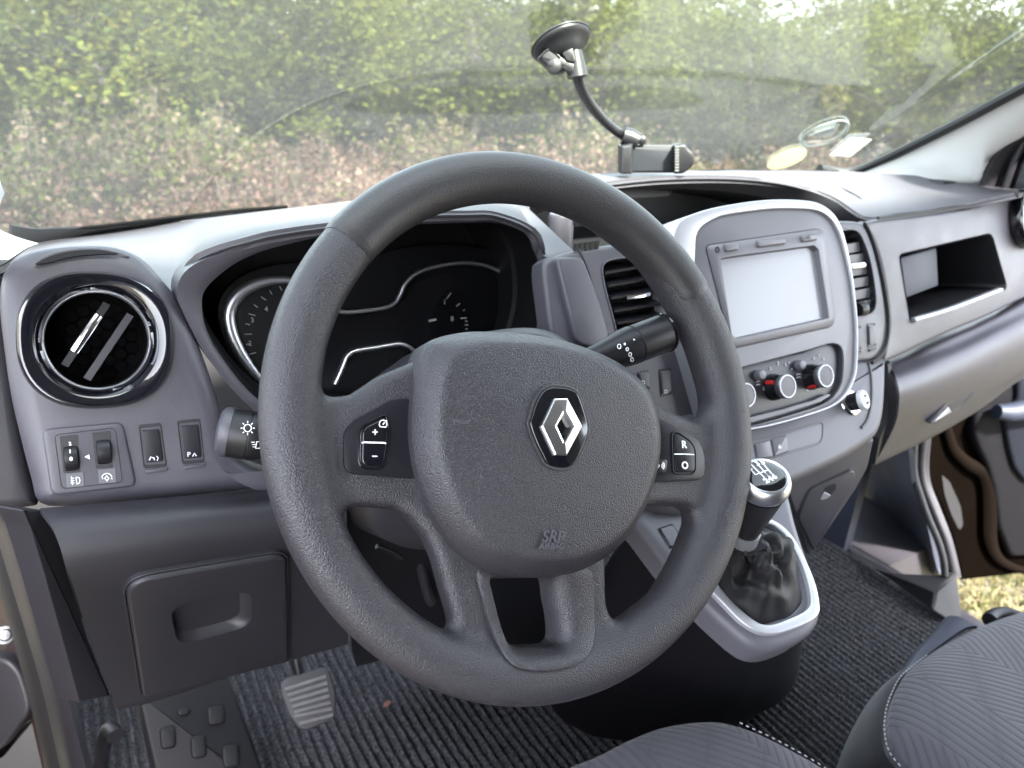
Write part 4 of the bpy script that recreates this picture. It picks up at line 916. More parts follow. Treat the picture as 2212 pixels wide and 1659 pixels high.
# steering column: cowl, two stalks
colm = thing('steering_column', 'dark grey steering column cowl with light and wiper stalks behind the wheel', 'steering column', WC-WN*.1)
L = []
for d_, rx, ry, dv in ((.030,.070,.066,-.004), (.045,.082,.078,-.006), (.10,.088,.084,-.008), (.17,.088,.082,-.010), (.25,.080,.075,-.01), (.30,.075,.07,-.01)):
    c = WC-WN*d_+WV*dv; row = []
    for j in range(56):
        a = 2*math.pi*j/56; ca, sa = math.cos(a), math.sin(a); k = (abs(ca)**3+abs(sa)**3)**(-1/3)
        row.append(c+WU*(rx*k*ca)+WV*(ry*k*sa))
    L.append(row)
MB().loops(L, True, True, True).build('cowl', MT['dash_low'], colm, ang=60)
def stalk(name, pa, da, pb, db, r, cap, prt):
    a, b = P(pa, d=da), P(pb, d=db); ax = (b-a).normalized(); L_ = (b-a).length
    s_ = MB().lathe([(r*.62,0),(r*.72,L_*.25),(r*.88,L_*.42),(r*1.0,L_*.52),(r*1.03,L_*.60),(r*.97,L_*.605),(r*.97,L_*.62),(r*1.02,L_*.625),(r*1.02,L_*.92),(r*.95,L_*.965),(r*.80,L_*.99),(r*.5,L_),(.0004,L_)], a, ax, 36).build(name, MT['dark'], colm, ang=35)
    global SB; SB = MB().lathe([(r*.62,0),(r*.72,L_*.25),(r*.88,L_*.42),(r*1.0,L_*.52),(r*1.02,L_*.60),(r*1.02,L_*.92),(r*.95,L_*.965)], a, ax, 48)
    SB = bvh_of(SB)
    if cap: MB().lathe([(r*1.03,L_*.86),(r*1.04,L_*.93),(r*.97,L_*.98),(r*.8,L_*1.012),(r*.45,L_*1.03),(.0004,L_*1.033)], a, ax, 36).build('stalk_cap', MT['dash'], s_)  # lighter plastic on the cap stands in for the light falling there
    return s_, a, ax, L_
s1, a, ax, L_ = stalk('light_stalk', (640,958), .60, (474,930), .585, .0185, True, None)
mb = MB()
stroke_on(mb, [(535+8*math.cos(t), 925+8*math.sin(t)) for t in np.linspace(0, 6.28, 12)[:-1]], SB, 2, closed=True)
for k in range(8): t = k*math.pi/4; stroke_on(mb, [(535+11*math.cos(t),925+11*math.sin(t)),(535+15*math.cos(t),925+15*math.sin(t))], SB, 2)
stroke_on(mb, [(554,954),(552,968),(560,968),(565,961),(562,954)], SB, 2, closed=True)
for k in range(3): stroke_on(mb, [(543+1.5*k,955+5*k),(550+k,955+5*k)], SB, 1.6)
mb.build('stalk_print', MT['white'], s1)
s2, a, ax, L_ = stalk('wiper_stalk', (1235,795), .58, (1446,715), .62, .0150, False, None)
MB().lathe([(.0160,L_*.94),(.0162,L_*.955),(.0150,L_*.965)], a, ax, 30).build('stalk_ring', MT['gloss'], s2)
mb = MB()
for (x, y), r in zip(K('c7', (1305,245),(1340,230),(1355,262),(1373,294),(1385,325)), (5, 2, 3.6, 4.2, 4.4)):
    stroke_on(mb, [(x+r*.75*math.cos(t), y+r*math.sin(t)) for t in np.linspace(0, 6.28, 10)[:-1]], SB, 1.8, closed=True)
x, y = K('c7', (1398,203))[0]; stroke_on(mb, [(x-1.5,y),(x+1.5,y)], SB, 3)
mb.build('stalk_print', MT['white'], s2)
# ------------------------------------------------------------------ van shell
van = thing('van_cab', 'open van cab with dusty windscreen, pale roof pillars and black floor', 'van', (.64, .2, .75))
gm = bpy.data.materials.new('dusty_glass'); gm.use_nodes = True; t = gm.node_tree; t.nodes.clear()
out = t.nodes.new('ShaderNodeOutputMaterial'); tr = t.nodes.new('ShaderNodeBsdfTransparent'); tr.inputs[0].default_value = (.90, .94, .91, 1)
gl = t.nodes.new('ShaderNodeBsdfGlossy'); gl.inputs['Roughness'].default_value = .03
fr_ = t.nodes.new('ShaderNodeFresnel'); fr_.inputs[0].default_value = 2.4
ge = t.nodes.new('ShaderNodeNewGeometry'); mm = t.nodes.new('ShaderNodeMath'); mm.operation = 'SUBTRACT'; mm.inputs[0].default_value = 1
t.links.new(ge.outputs['Backfacing'], mm.inputs[1]); m3 = t.nodes.new('ShaderNodeMath'); m3.operation = 'MULTIPLY'
t.links.new(fr_.outputs[0], m3.inputs[0]); t.links.new(mm.outputs[0], m3.inputs[1])
mx1 = t.nodes.new('ShaderNodeMixShader'); t.links.new(m3.outputs[0], mx1.inputs[0]); t.links.new(tr.outputs[0], mx1.inputs[1]); t.links.new(gl.outputs[0], mx1.inputs[2])
df = t.nodes.new('ShaderNodeBsdfTranslucent'); df.inputs[0].default_value = (.62, .62, .57, 1)
d2_ = t.nodes.new('ShaderNodeBsdfDiffuse'); d2_.inputs[0].default_value = (.6, .6, .55, 1)
mxd = t.nodes.new('ShaderNodeMixShader'); mxd.inputs[0].default_value = .3; t.links.new(df.outputs[0], mxd.inputs[1]); t.links.new(d2_.outputs[0], mxd.inputs[2])
tc = t.nodes.new('ShaderNodeTexCoord'); nz = t.nodes.new('ShaderNodeTexNoise'); nz.inputs['Scale'].default_value = 5; nz.inputs['Detail'].default_value = 6
sp_ = t.nodes.new('ShaderNodeTexVoronoi'); sp_.inputs['Scale'].default_value = 70
t.links.new(tc.outputs['Object'], nz.inputs['Vector']); t.links.new(tc.outputs['Object'], sp_.inputs['Vector'])
r1 = t.nodes.new('ShaderNodeMapRange'); r1.inputs[1].default_value = .3; r1.inputs[2].default_value = .72; r1.inputs[3].default_value = DUST_VEIL*.65; r1.inputs[4].default_value = DUST_VEIL*1.35
t.links.new(nz.outputs['Fac'], r1.inputs[0])
r2 = t.nodes.new('ShaderNodeMapRange'); r2.inputs[1].default_value = .0; r2.inputs[2].default_value = .10; r2.inputs[3].default_value = .5; r2.inputs[4].default_value = 0
t.links.new(sp_.outputs['Distance'], r2.inputs[0])
wn = t.nodes.new('ShaderNodeMath'); wn.operation = 'GREATER_THAN'; wn.inputs[1].default_value = .88; t.links.new(sp_.outputs['Color'], wn.inputs[0])
ml = t.nodes.new('ShaderNodeMath'); ml.operation = 'MULTIPLY'; t.links.new(r2.outputs[0], ml.inputs[0]); t.links.new(wn.outputs[0], ml.inputs[1])
ad = t.nodes.new('ShaderNodeMath'); ad.operation = 'ADD'; t.links.new(r1.outputs[0], ad.inputs[0]); t.links.new(ml.outputs[0], ad.inputs[1])
mx2 = t.nodes.new('ShaderNodeMixShader'); t.links.new(ad.outputs[0], mx2.inputs[0]); t.links.new(mx1.outputs[0], mx2.inputs[1]); t.links.new(mxd.outputs[0], mx2.inputs[2])
t.links.new(mx2.outputs[0], out.inputs[0])
gbase = [P(p[:2], Y=p[2]+.03)-Vector((0, 0, .045)) for p in [(-20,560,.775),(40,531,.82),(180,505,.90),(400,478,.98),(760,436,1.06),(1126,393,1.09),(1400,372,1.095),(1582,369,1.08),(1700,369,1.035)]]
gbase += [P((1800,371), X=1.305), P((1850,373), X=1.345)]
gr = [P((1850,368), X=1.345), P((2036,281), X=1.338), P((2212,187), X=1.325)]
grid = []
for i, b in enumerate(gbase):
    u = i/(len(gbase)-1); tp = Vector((-.02+(b.x+.02)*.965, .24-.11*((b.x-.64)/.7)**2, 2.06)); col = []
    for s in (0, .25, .5, .75, 1): c = b.lerp(tp, s); c.y += .035*math.sin(math.pi*s); c.z += .03*math.sin(math.pi*s); col.append(c)
    if i == len(gbase)-1: col = [b, gr[0].lerp(gr[1], .5), gr[1], gr[2], gr[2]+(gr[2]-gr[1])*2.2]
    grid.append(col)
grid = [[grid[i][j] for i in range(len(grid))] for j in range(5)]
gmb = MB().patch(grid, 4, 5, .005); bvh = BVHTree.FromPolygons([Vector(v) for v in gmb.v], gmb.f)
gmb.build('windscreen', gm, van, ang=80)
def ghit(px, py):
    h = bvh.ray_cast(CAM, ray(px, py).normalized()); return (h[0], -h[1] if h[1].dot(VF) > 0 else h[1]) if h[0] else (None, None)
# black edge band at the foot of the screen, and the seal up the far pillar
ft = [(-30,470),(30,489),(75,497),(130,496),(200,488),(300,476),(420,462),(520,451),(620,444)]
fb = [(-40,560),(20,545),(75,530),(130,520),(200,508),(300,494),(420,480),(520,468),(620,458)]
A = [(h[0]+h[1]*.002) for h in (ghit(*p) for p in ft[1:])]
Bq = [P(q, Y=yy) for q, yy in zip(fb[1:], (.80,.83,.86,.90,.945,.98,1.005,1.03))]
MB().patch([A, Bq], 5, 2, .002).build('black_edge_band', MT['frit'], van)
MB().tube(spl([g_+Vector((-.004, -.004, 0)) for g_ in [gbase[-2]+Vector((-.03,.01,.006))]+gr+[gr[2]+(gr[2]-gr[1])*2.2]], 40), .0085, 8).build('screen_seal', MT['rubber'], van)
# far pillar
r0 = [(1846,373,1.34),(1960,324,1.345),(2036,286,1.342),(2120,243,1.336),(2212,193,1.33),(2320,132,1.32)]
r1_ = [(1880,377,1.34),(1985,360,1.35),(2060,332,1.355),(2120,300,1.355),(2180,262,1.352),(2340,172,1.34)]
r2_ = [(1900,384,1.33),(2010,386,1.36),(2088,386,1.375),(2120,376,1.385),(2140,335,1.385),(2300,225,1.37)]
r3_ = [(1900,396,1.33),(2010,398,1.36),(2088,400,1.39),(2124,392,1.40),(2142,342,1.40),(2310,236,1.385)]
MB().patch([[P(p[:2], X=p[2]) for p in r] for r in (r0, r1_, r2_, r3_)], 6, 5, .02).build('windscreen_pillar', MT['pillar'], van, ang=70)
top = [P((1846,373), X=1.34), P((2320,132), X=1.32)]
q = P((2330,150), X=1.345); e = (P((2320,132), X=1.32)-P((2120,243), X=1.336))
MB().tube([q-e*.1, Vector((1.36, .22, 2.06))], .06, 12).build('pillar_upper', MT['pillar'], van)
# near pillar foot
lq = [[P((85,526), Y=.83), P((20,506), Y=.775), P((-60,462), Y=.70), P((-200,380), Y=.6)], [P((60,534), Y=.79), P((-10,520), Y=.735), P((-90,490), Y=.66), P((-230,420), Y=.57)], [P((20,560), Y=.72), P((-30,560), Y=.68), P((-120,540), Y=.62), P((-260,460), Y=.55)]]
MB().patch(lq, 6, 5, .012).build('windscreen_pillar', MT['pillar'], van, ang=70)
MB().tube([lq[1][3], Vector((-.12, .22, 2.06))], .055, 12).build('pillar_upper', MT['pillar'], van)
# quarter window beside the far vent
qo = spl(PP([(2114,400),(2122,375),(2135,350),(2156,323),(2185,297),(2220,277),(2280,250)], X=1.39), 40); qi = spl(PP([(2146,404),(2152,385),(2163,362),(2185,328),(2212,304),(2250,285),(2300,265)], X=1.40), 40)
MB().loops([[p+Vector((.02,0,0)) for p in qo], qo, [a.lerp(b, .5)+Vector((-.008,0,0)) for a, b in zip(qo, qi)], qi, [p+Vector((.03,0,0)) for p in qi]], False).build('quarter_window_frame', MT['dash_low'], van, ang=60)
MB().slab(PP([(2140,410),(2150,380),(2185,325),(2250,280),(2400,250),(2400,420)], X=1.42), Vector((-1,0,0)), -.004, .001, .0005, 1).build('quarter_window', MT['gloss'], van)
MB().tube([P((2170,410), X=1.41), P((2190,350), X=1.41), P((2216,300), X=1.41)], .006, 8).build('window_bar', MT['dash_low'], van)
# roof, rear wall, floor, front wall
X0, X1 = -.16, 1.45
MB().box(((X0+X1)/2, -.53, 2.10), ((X1-X0)/2, 0, 0), (0, .76, 0), (0, 0, .03)).build('roof', MT['headliner'], van)
MB().box(((X0+X1)/2, -1.28, 1.45), ((X1-X0)/2, 0, 0), (0, .03, 0), (0, 0, .80)).build('rear_wall', MT['seat_dark'], van)
MB().box(((X0+X1)/2, .1, .725), ((X1-X0)/2-.02, 0, 0), (0, 1.40, 0), (0, 0, .02)).build('cab_floor', MT['carpet'], van)
MB().box(((X0+X1)/2, 1.35, .98), ((X1-X0)/2, 0, 0), (0, .02, 0), (0, 0, .32)).build('front_wall', MT['carpet'], van)
for x in (X0+.03, X1-.03): MB().box((x+(.03 if x > 1 else -.03), -1.0, 1.25), (.06, 0, 0), (0, .32, 0), (0, 0, .85)).build('rear_pillar', MT['pillar'], van)
MB().patch([[P((1740,1060), Y=1.22), P((1920,960), Y=1.15)], [P((1770,1130), Y=1.18), P((1900,1080), Y=1.12)], [P((1800,1185), Y=1.0), P((1905,1200), Y=.95)]], 4, 6, .01).build('foot_wall', MT['blue'], van)
for x in (X0+.03, X1-.03): MB().box((x+(.03 if x > 1 else -.01), -.5, 2.01), (.06 if x > 1 else .04, 0, 0), (0, .72, 0), (0, 0, .06)).build('roof_rail', MT['pillar'], van)
# side of the far footwell, sill, door seals
kc = [[(1846,985),(1858,1046),(1869,1093),(1887,1152),(1902,1206)], [(1893,940),(1910,996),(1922,1076),(1946,1152),(1960,1232)], [(1932,920),(1946,982),(1960,1061),(1987,1140),(2006,1236)], [(1958,900),(1974,973),(1983,1046),(2012,1128),(2036,1232)]]
MB().patch([[P(p, Y=yy) for p in c]+[Vector((P(c[-1], Y=yy).x, yy, .745))] for c, yy in zip(kc, (1.0, .86, .77, .71))], 5, 5, .01).build('kick_panel', MT['blue'], van, ang=70)
sA = [P(p[:2], Z=p[2]) for p in [(1838,1192,.762),(1885,1226,.78),(1916,1238,.80),(2020,1243,.815),(2068,1239,.83),(2022,1278,.80),(2016,1318,.79),(2052,1342,.762)]]
sB = [P(p[:2], Z=p[2]) for p in [(2068,1239,.83),(2080,1345,.755),(2052,1342,.762),(2016,1318,.79),(2022,1278,.80)]]
mb = MB().add(sA, [(0,1,2,5,6),(2,3,4,5),(0,6,7)]).add(sB, [(0,1,2,3,4)])
sC = [sA[4], sB[1], sB[1]+Vector((.02,0,-.3)), sA[4]+Vector((.02,0,-.3))]; mb.add(sC, [(0,1,2,3)])
MB().box((1.52, 1.03, .60), (.13, 0, 0), (0, .29, 0), (0, 0, .149)).build('arch_panel', MT['dash_low'], van)
MB().box((1.415, .55, .60), (.022, 0, 0), (0, .75, 0), (0, 0, .15)).build('sill_panel', MT['dash_low'], van)
MB().box((1.405, .98, .95), (.012, 0, 0), (0, .16, 0), (0, 0, .24)).build('footwell_side', MT['blue'], van)
si = mb.build('door_sill', mat('sill_trim', (.0085,.0085,.011), .55, spec=.3, bump=('noise', 1200, .2)), van, ang=20); bv = si.modifiers.new('bevel', 'BEVEL'); bv.width = .004; bv.segments = 3
for pts, X_, r, m in (((700,60),(695,200),(700,330),(740,470),(800,640),(872,810),(912,950),(925,1070)), 1.40, .007, 'rubber'), (((765,60),(748,250),(768,400),(845,600),(925,800),(972,980),(990,1085)), 1.425, .0095, 'dash_low'), (((800,60),(784,250),(800,400),(870,580),(950,790),(1000,980),(1022,1085)), 1.445, .006, 'dash_low'):
    MB().tube(spl(PP(K('d3', *pts), X=X_), 40), r, 10).build('door_seal', MT[m], van)
# floor mat: ribbed needle felt, ribs running forward
rng0 = np.random.default_rng(4)
mat_ob = thing('floor_mat', 'black ribbed needle-felt mat on the cab floor', 'floor mat', (.66, .4, .75))
fm = mat('needle_felt', (.050,.0495,.0535), .95, spec=.08, bump=('noise', 700, 1.0), var=.9, vscale=240, dist=.001)
x0, x1, y0, y1, per = -.10, 1.39, .05, 1.12, .0142; NX, NY = int((x1-x0)/.0024), int((y1-y0)/.0034)
gx, gy = np.meshgrid(np.linspace(x0, x1, NX+1), np.linspace(y0, y1, NY+1), indexing='ij')
ph = (gx+.0016*np.sin(gy*9)+.0007*np.sin(gy*61+gx*90))/per; ri = np.floor(ph)
bead = np.abs(np.sin(math.pi*(gy/.0105+.37*np.sin(ri*12.9898)*3+.25*np.sin(gy*23+ri))))
gz = .7470+.0105*(np.maximum(np.abs(np.sin(math.pi*ph))-.42, 0)/.58)**.7*(.74+.26*bead)+rng0.normal(size=gx.shape)*.0003
W_ = NY+1; id_ = np.arange((NX+1)*W_).reshape(NX+1, W_); fq4 = np.stack([id_[:-1,:-1], id_[1:,:-1], id_[1:,1:], id_[:-1,1:]], -1).reshape(-1, 4)
me = bpy.data.meshes.new('ribbed_pile'); me.from_pydata((np.stack([gx, gy, gz], -1).reshape(-1, 3)-np.array([.66,.4,.75])).tolist(), [], fq4.tolist()); me.materials.append(fm)
me.polygons.foreach_set('use_smooth', [True]*len(fq4)); me.update(); link('ribbed_pile', me, mat_ob)
MB().tube([Vector((x1, y0, .752)), Vector((x1, y1, .752))], .004, 8).build('bound_edge', MT['rubber'], mat_ob)
lf = P((837,1523), Z=.758); tag_l = MB().slab(rpoly([lf+Vector((-.008,.001,0)), lf+Vector((.001,.008,.002)), lf+Vector((.009,.003,0)), lf+Vector((.000,-.004,.001))], .003), Vector((0,0,1)), -.002, .001, .0005, 2).build('dry_leaf', mat('dry_leaf', (.16,.07,.05), .8), None, label='small reddish dry leaf lying on the mat right of the pedal', category='leaf')
# pedal and foot rest
ped = thing('clutch_pedal', 'worn ribbed rubber clutch pedal hanging above the floor mat', 'pedal', P((665,1500), d=1.06))
PDp = Plane(P((665,1510), d=1.06), (-.15, -.75, .62))
pq_ = rpoly(PP(K('c6', (1515,1140),(1560,1112),(1745,1062),(1778,1078),(1815,1190),(1815,1300),(1790,1345),(1660,1402),(1612,1392),(1560,1320),(1518,1200)), pl=PDp), .004, 3)
MB().slab(pq_, PDp.n, -.014, 0, .003, 3).build('pedal_pad', MT['pedal_pad'], ped)
for k in range(7):
    f = (k+.6)/7.2; L_ = lerp2((1520,1165), (1610,1385), f); Rr = lerp2((1768,1085), (1812,1335), f)
    if k > 4: L_ = lerp2((1545,1270), (1620,1390), (k-3.6)/3)
    a, b = PDp.hit(*K('c6', lerp2(L_, Rr, .05))[0]), PDp.hit(*K('c6', lerp2(L_, Rr, .95))[0])
    MB().tube([a, b], .0026, 8).build('pad_rib', MT['pedal'], ped)
MB().tube(spl([PDp.hit(652,1480)-PDp.n*.012, PDp.hit(646,1430)+Vector((0,.03,.02)), P((630,1330), Y=1.0), P((600,1200), Y=1.05)], 20), .007, 10).build('pedal_arm', MT['dark'], ped)
fr_t = thing('foot_rest', 'dark plastic foot rest with raised rounded blocks left of the pedal', 'foot rest', P((440,1590), d=1.0))
FRp = Plane(P((440,1590), d=1.0), (.1, -.62, .75))
REST = mat('foot_rest_plastic', (.006,.0058,.0072), .55, spec=.3)
fq_ = rpoly(PP([(296,1500),(480,1450),(510,1500),(590,1720),(350,1740)], pl=FRp), .006, 4)
MB().slab(fq_, FRp.n, -.03, 0, .006, 3).build('rest_plate', REST, fr_t)
for c in ((990,1300,40,22),(1165,1320,50,52),(1070,1490,46,62),(1245,1540,50,62),(905,1440,46,60),(1060,1690,50,60),(1260,1740,50,60)):
    x, y, a, b = c; o = rpoly(PP(K('c6', (x-a,y-b+8),(x+a-8,y-b-8),(x+a,y+b-8),(x-a+10,y+b+6)), pl=FRp), .006, 4)
    MB().slab(o, FRp.n, -.002, .0045, .003, 3).build('raised_block', REST, fr_t)
MB().tube(spl([P((208,1690), d=1.05), P((222,1620), d=1.03), P((236,1575), d=1.0), P((250,1590), d=.98)], 16), .010, 10).build('release_lever', MT['dash_low'], van)
# underside parts seen through the wheel
MB().patch([[P((700,1110), Y=.60), P((860,1096), Y=.60), P((1240,1080), Y=.60)], [P((740,1190), Y=.64), P((890,1180), Y=.64), P((1240,1170), Y=.64)], [P((760,1400), Y=.74), P((920,1380), Y=.74), P((1230,1370), Y=.74)], [P((770,1440), Y=.9), P((930,1410), Y=.9), P((1230,1400), Y=.9)]], 4, 4, .01).build('column_shield', MT['black'], van)
MB().tube(spl(PP(K('d6', (330,370),(390,390),(450,420),(500,455)), Y=.58), 12), .0025, 8).build('column_lever', MT['dark'], colm)
MB().tube(spl(PP(K('d6', (555,300),(620,480),(680,700),(705,750)), Y=.66), 12), .006, 8).build('trim_edge', MT['dash_low'], van)
# near door post with seals, hinge and the edge of the open door
post = thing('near_door_post', 'brown painted door post with black rubber seals at the cab entrance', 'door post', P((100,1400), d=1.0))
Lr = K('d5', (0,-100),(60,110),(135,150),(250,500),(360,950),(425,1160),(570,1700)); Lm = K('d5', (-90,-60),(-30,100),(30,250),(130,570),(215,850),(310,1180),(425,1690))
Ll = K('d5', (-160,0),(-100,180),(-30,340),(60,620),(130,860),(215,1180),(335,1690))
MB().patch([PP(Lr, d=.93), [(P(a, d=.92)+P(b, d=.95))/2 for a, b in zip(Lr, Lm)], PP(Lm, d=.96)], 4, 3, .01).build('inner_trim', MT['dash_low'], post, ang=70)
MB().tube(spl(PP(Lm, d=.955), 40), .0055, 10).build('rubber_seal', MT['rubber'], post)
MB().patch([PP(Lm, d=.965), [(P(a, d=.965)+P(b, d=.985))/2+VF*-.006 for a, b in zip(Lm, Ll)], PP(Ll, d=.99)], 4, 3, .01).build('post_flange', mat('post_trim', (.013,.012,.0125), .6, spec=.3), post, ang=70)
MB().patch([PP(Ll, d=1.0), PP([(a-90, b+10) for a, b in Ll], d=1.06), PP([(a-500, b+30) for a, b in Ll], d=1.16)], 4, 3, .01).build('painted_post', MT['paint'], post, ang=70)
hc = P((11,1372), d=1.02); hn = -ray(11,1372).normalized()
MB().lathe([(.013,-.004),(.013,.001),(.0115,.003),(.008,.0035),(.0075,.009),(.006,.0105),(.0004,.011)], hc, hn, 24).build('hinge_bolt', MT['metal'], post)
nd = thing('near_door', 'dark inner edge of the open front door below the hinge bolt', 'door', P((20,1540), d=1.15))
MB().slab(rpoly(PP(K('d5', (-300,1000),(40,1000),(120,1080),(175,1250),(175,1330),(110,1410),(0,1560),(-300,1620)), d=1.01), .012), -VF, -.03, 0, .006, 3).build('door_trim', MT['dash_low'], nd)
MB().slab(rpoly(PP(K('d5', (-300,1640),(0,1575),(115,1425),(190,1340),(225,1330),(260,1480),(310,1720),(-300,1760)), d=1.03), .006), -VF, -.03, 0, .006, 3).build('door_edge', mat('door_edge', (.07,.07,.07), .45), nd)
# unseen lower shell of the near door, placed and raised to block light
dA, dB = Vector((-.30, 1.02, 0)), Vector((-.74, -.42, 0)); de = (dB-dA).normalized(); dn = Vector((-de.y, de.x, 0))
MB().slab([dA+Vector((0,0,.55)), dB+Vector((0,0,.55)), dB+Vector((0,0,1.40)), dA+Vector((0,0,1.40))], dn, -.03, .03, .01, 3).build('door_shell', MT['paint'], nd)
# open far door
far = thing('far_door', 'dark brown open front door beyond the glove box with a blue-grey armrest', 'door', (1.5, .93, .9))
FD = Plane((1.48, .93, 1.0), (-.34, -.94, 0))
fd_o = rpoly(PP([(1990,900),(1996,1000),(2004,1052),(2034,1105),(2051,1158),(2069,1228),(2075,1258),(2212,1243),(2420,1225),(2420,560),(2212,600),(2050,800)], pl=FD), .01, 4)
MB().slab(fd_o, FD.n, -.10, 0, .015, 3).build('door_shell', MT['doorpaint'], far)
bnd = spl(PP(K('d3', (920,-120),(950,10),(1000,150),(1110,255),(1210,310),(1255,420),(1262,600),(1255,780),(1300,920),(1400,1000),(1560,1050)), pl=FD.off(.008)), 60)
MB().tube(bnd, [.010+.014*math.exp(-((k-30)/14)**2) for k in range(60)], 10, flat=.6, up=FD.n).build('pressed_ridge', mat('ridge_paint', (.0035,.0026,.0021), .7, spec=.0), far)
rec = rpoly(PP(K('d3', (900,330),(960,380),(1040,560),(1060,700),(1030,740),(970,620),(920,470)), pl=FD.off(.001)), .01)
MB().slab(rec, FD.n, -.002, .001, .0005, 1).build('shell_hollow', MT['black'], far)
to_ = rpoly(PP(K('d2', (1500,940),(1420,1080),(1330,1150),(1305,1250),(1340,1360),(1400,1480),(1450,1659),(1480,1900),(1560,2100),(2400,2050),(2400,780),(1600,850)), pl=FD.off(.02)), .02, 5)
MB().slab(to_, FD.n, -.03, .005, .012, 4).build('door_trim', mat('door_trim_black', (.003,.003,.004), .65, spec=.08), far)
bt_ = rpoly(PP(K('d2', (1600,860),(1600,1060),(1500,1110),(1540,1350),(1580,1500),(1659,1600),(2300,1600),(2300,800)), pl=FD.off(.03)), .02, 5)
MB().slab(bt_, FD.n, -.03, .006, .010, 4).build('trim_insert', mat('door_insert', (.0045,.0055,.0085), .65, spec=.08), far)
MB().tube(PP(K('d2', (1475,1120),(1560,1128),(1700,1105),(2300,1010)), pl=FD.off(.05)), [.016,.022,.024,.024], 14).build('armrest', mat('armrest_trim', (.010,.013,.021), .5, spec=.2), far)
# ------------------------------------------------------------------ seats
def cloth():
    m = mat('ribbed_seat_cloth', (.070,.067,.076), .9, sheen=.2, spec=.2); t = m.node_tree; b = t.nodes['Principled BSDF']
    tc = t.nodes.new('ShaderNodeTexCoord'); sx = t.nodes.new('ShaderNodeSeparateXYZ'); t.links.new(tc.outputs['Object'], sx.inputs[0])
    def M(op, a, b_=None, c=None):
        n = t.nodes.new('ShaderNodeMath'); n.operation = op
        for i, v in enumerate((a, b_, c)):
            if v is None: continue
            if isinstance(v, (int, float)): n.inputs[i].default_value = v
            else: t.links.new(v, n.inputs[i])
        return n.outputs[0]
    X, Y = sx.outputs[0], sx.outputs[1]
    z = M('FLOOR', M('DIVIDE', M('MULTIPLY_ADD', Y,   .16, X), .082)); zone = M('SUBTRACT', M('FLOORED_MODULO', z, 3), 1)
    ph = M('ADD', X, M('MULTIPLY', M('MULTIPLY', zone, Y), .75))
    rib = M('POWER', M('ABSOLUTE', M('SINE', M('MULTIPLY', ph, math.pi/.0094))), .55)
    ph2 = M('ADD', X, M('MULTIPLY', Y, -1.15)); cr_ = M('POWER', M('ABSOLUTE', M('SINE', M('MULTIPLY', ph2, math.pi/.075))), .18)
    h = M('MULTIPLY', rib, cr_)
    nz = t.nodes.new('ShaderNodeTexNoise'); nz.inputs['Scale'].default_value = 1800; t.links.new(tc.outputs['Object'], nz.inputs['Vector'])
    hh = M('MULTIPLY_ADD', nz.outputs['Fac'], .25, h)
    bp = t.nodes.new('ShaderNodeBump'); bp.inputs['Strength'].default_value = .7; bp.inputs['Distance'].default_value = .0013
    t.links.new(hh, bp.inputs['Height']); t.links.new(bp.outputs[0], b.inputs['Normal'])
    mr = t.nodes.new('ShaderNodeMapRange'); mr.inputs[3].default_value = .68; mr.inputs[4].default_value = 1.05; t.links.new(h, mr.inputs[0])
    vm = t.nodes.new('ShaderNodeVectorMath'); vm.operation = 'SCALE'; vm.inputs[0].default_value = (.070,.067,.076); t.links.new(mr.outputs[0], vm.inputs['Scale'])
    t.links.new(vm.outputs[0], b.inputs['Base Color']); return m
CLOTH = cloth()
ds = thing('driver_seat', 'grey ribbed cloth front of the driver seat cushion below the wheel', 'seat', P((1525,1600), Z=1.10))
ed = [P(p[:2], Z=p[2]) for p in [(1020,1800,1.10),(1110,1722,1.112),(1213,1660,1.122),(1294,1626,1.127),(1366,1590,1.13),(1438,1563,1.132),(1525,1551,1.133),(1590,1560,1.132),(1669,1594,1.127),(1774,1655,1.12),(1870,1730,1.11)]]
ed = [ed[0]+Vector((-.035,-.03,-.16)), ed[0]+Vector((-.02,-.01,-.03))]+ed+[ed[-1]+Vector((.02,-.01,-.03)), ed[-1]+Vector((.03,-.02,-.16))]
rows = [[p+Vector((0, .01, -.16)) for p in ed], [p+Vector((0, .012, -.06)) for p in ed], [p+Vector((0, .008, -.018)) for p in ed], [p+Vector((0,-.012, .001)) for p in ed], [p+Vector((0,-.06, .004)) for p in ed], [p+Vector((0,-.15,-.005)) for p in ed], [p+Vector((0,-.35,-.02)) for p in ed]]
MB().patch(rows, 6, 5, .02).build('cushion', CLOTH, ds, ang=80)
MB().patch([[Vector((x, -.30-.10*abs((x-.30)/.26)**2*-1, 1.05)) for x in (.04,.17,.30,.43,.56)], [Vector((x, -.36+.08*abs((x-.30)/.26)**2, 1.35)) for x in (.04,.17,.30,.43,.56)], [Vector((x, -.44+.05*abs((x-.30)/.26)**2, 1.70)) for x in (.07,.18,.30,.42,.53)]], 4, 5, .1).build('backrest', MT['seat_dark'], ds, ang=80)
MB().slab(rpoly([Vector((x, y, .80)) for x, y in ((.02,.30),(.62,.30),(.62,-.3),(.02,-.3))], .05), Vector((0,0,1)), 0, .26, .01, 2).build('seat_base', MT['seat_dark'], ds)
def stitches(pts, root, n):
    q = spl(pts, n*2)
    for k in range(n): MB().tube([q[2*k], q[2*k].lerp(q[2*k+1], .9)], .0007, 5).build('stitch', MT['stitch'], root)
stitches([rows[3][9]+Vector((0,.008,.002)), rows[3][10]+Vector((0,.004,.002)), rows[3][11]+Vector((0,.002,.002)), rows[3][12]], ds, 22)
pb = thing('passenger_bench', 'grey ribbed cloth passenger bench with a double stitched dark side panel', 'seat', P((2050,1500), Z=1.05))
Z_ = 1.10
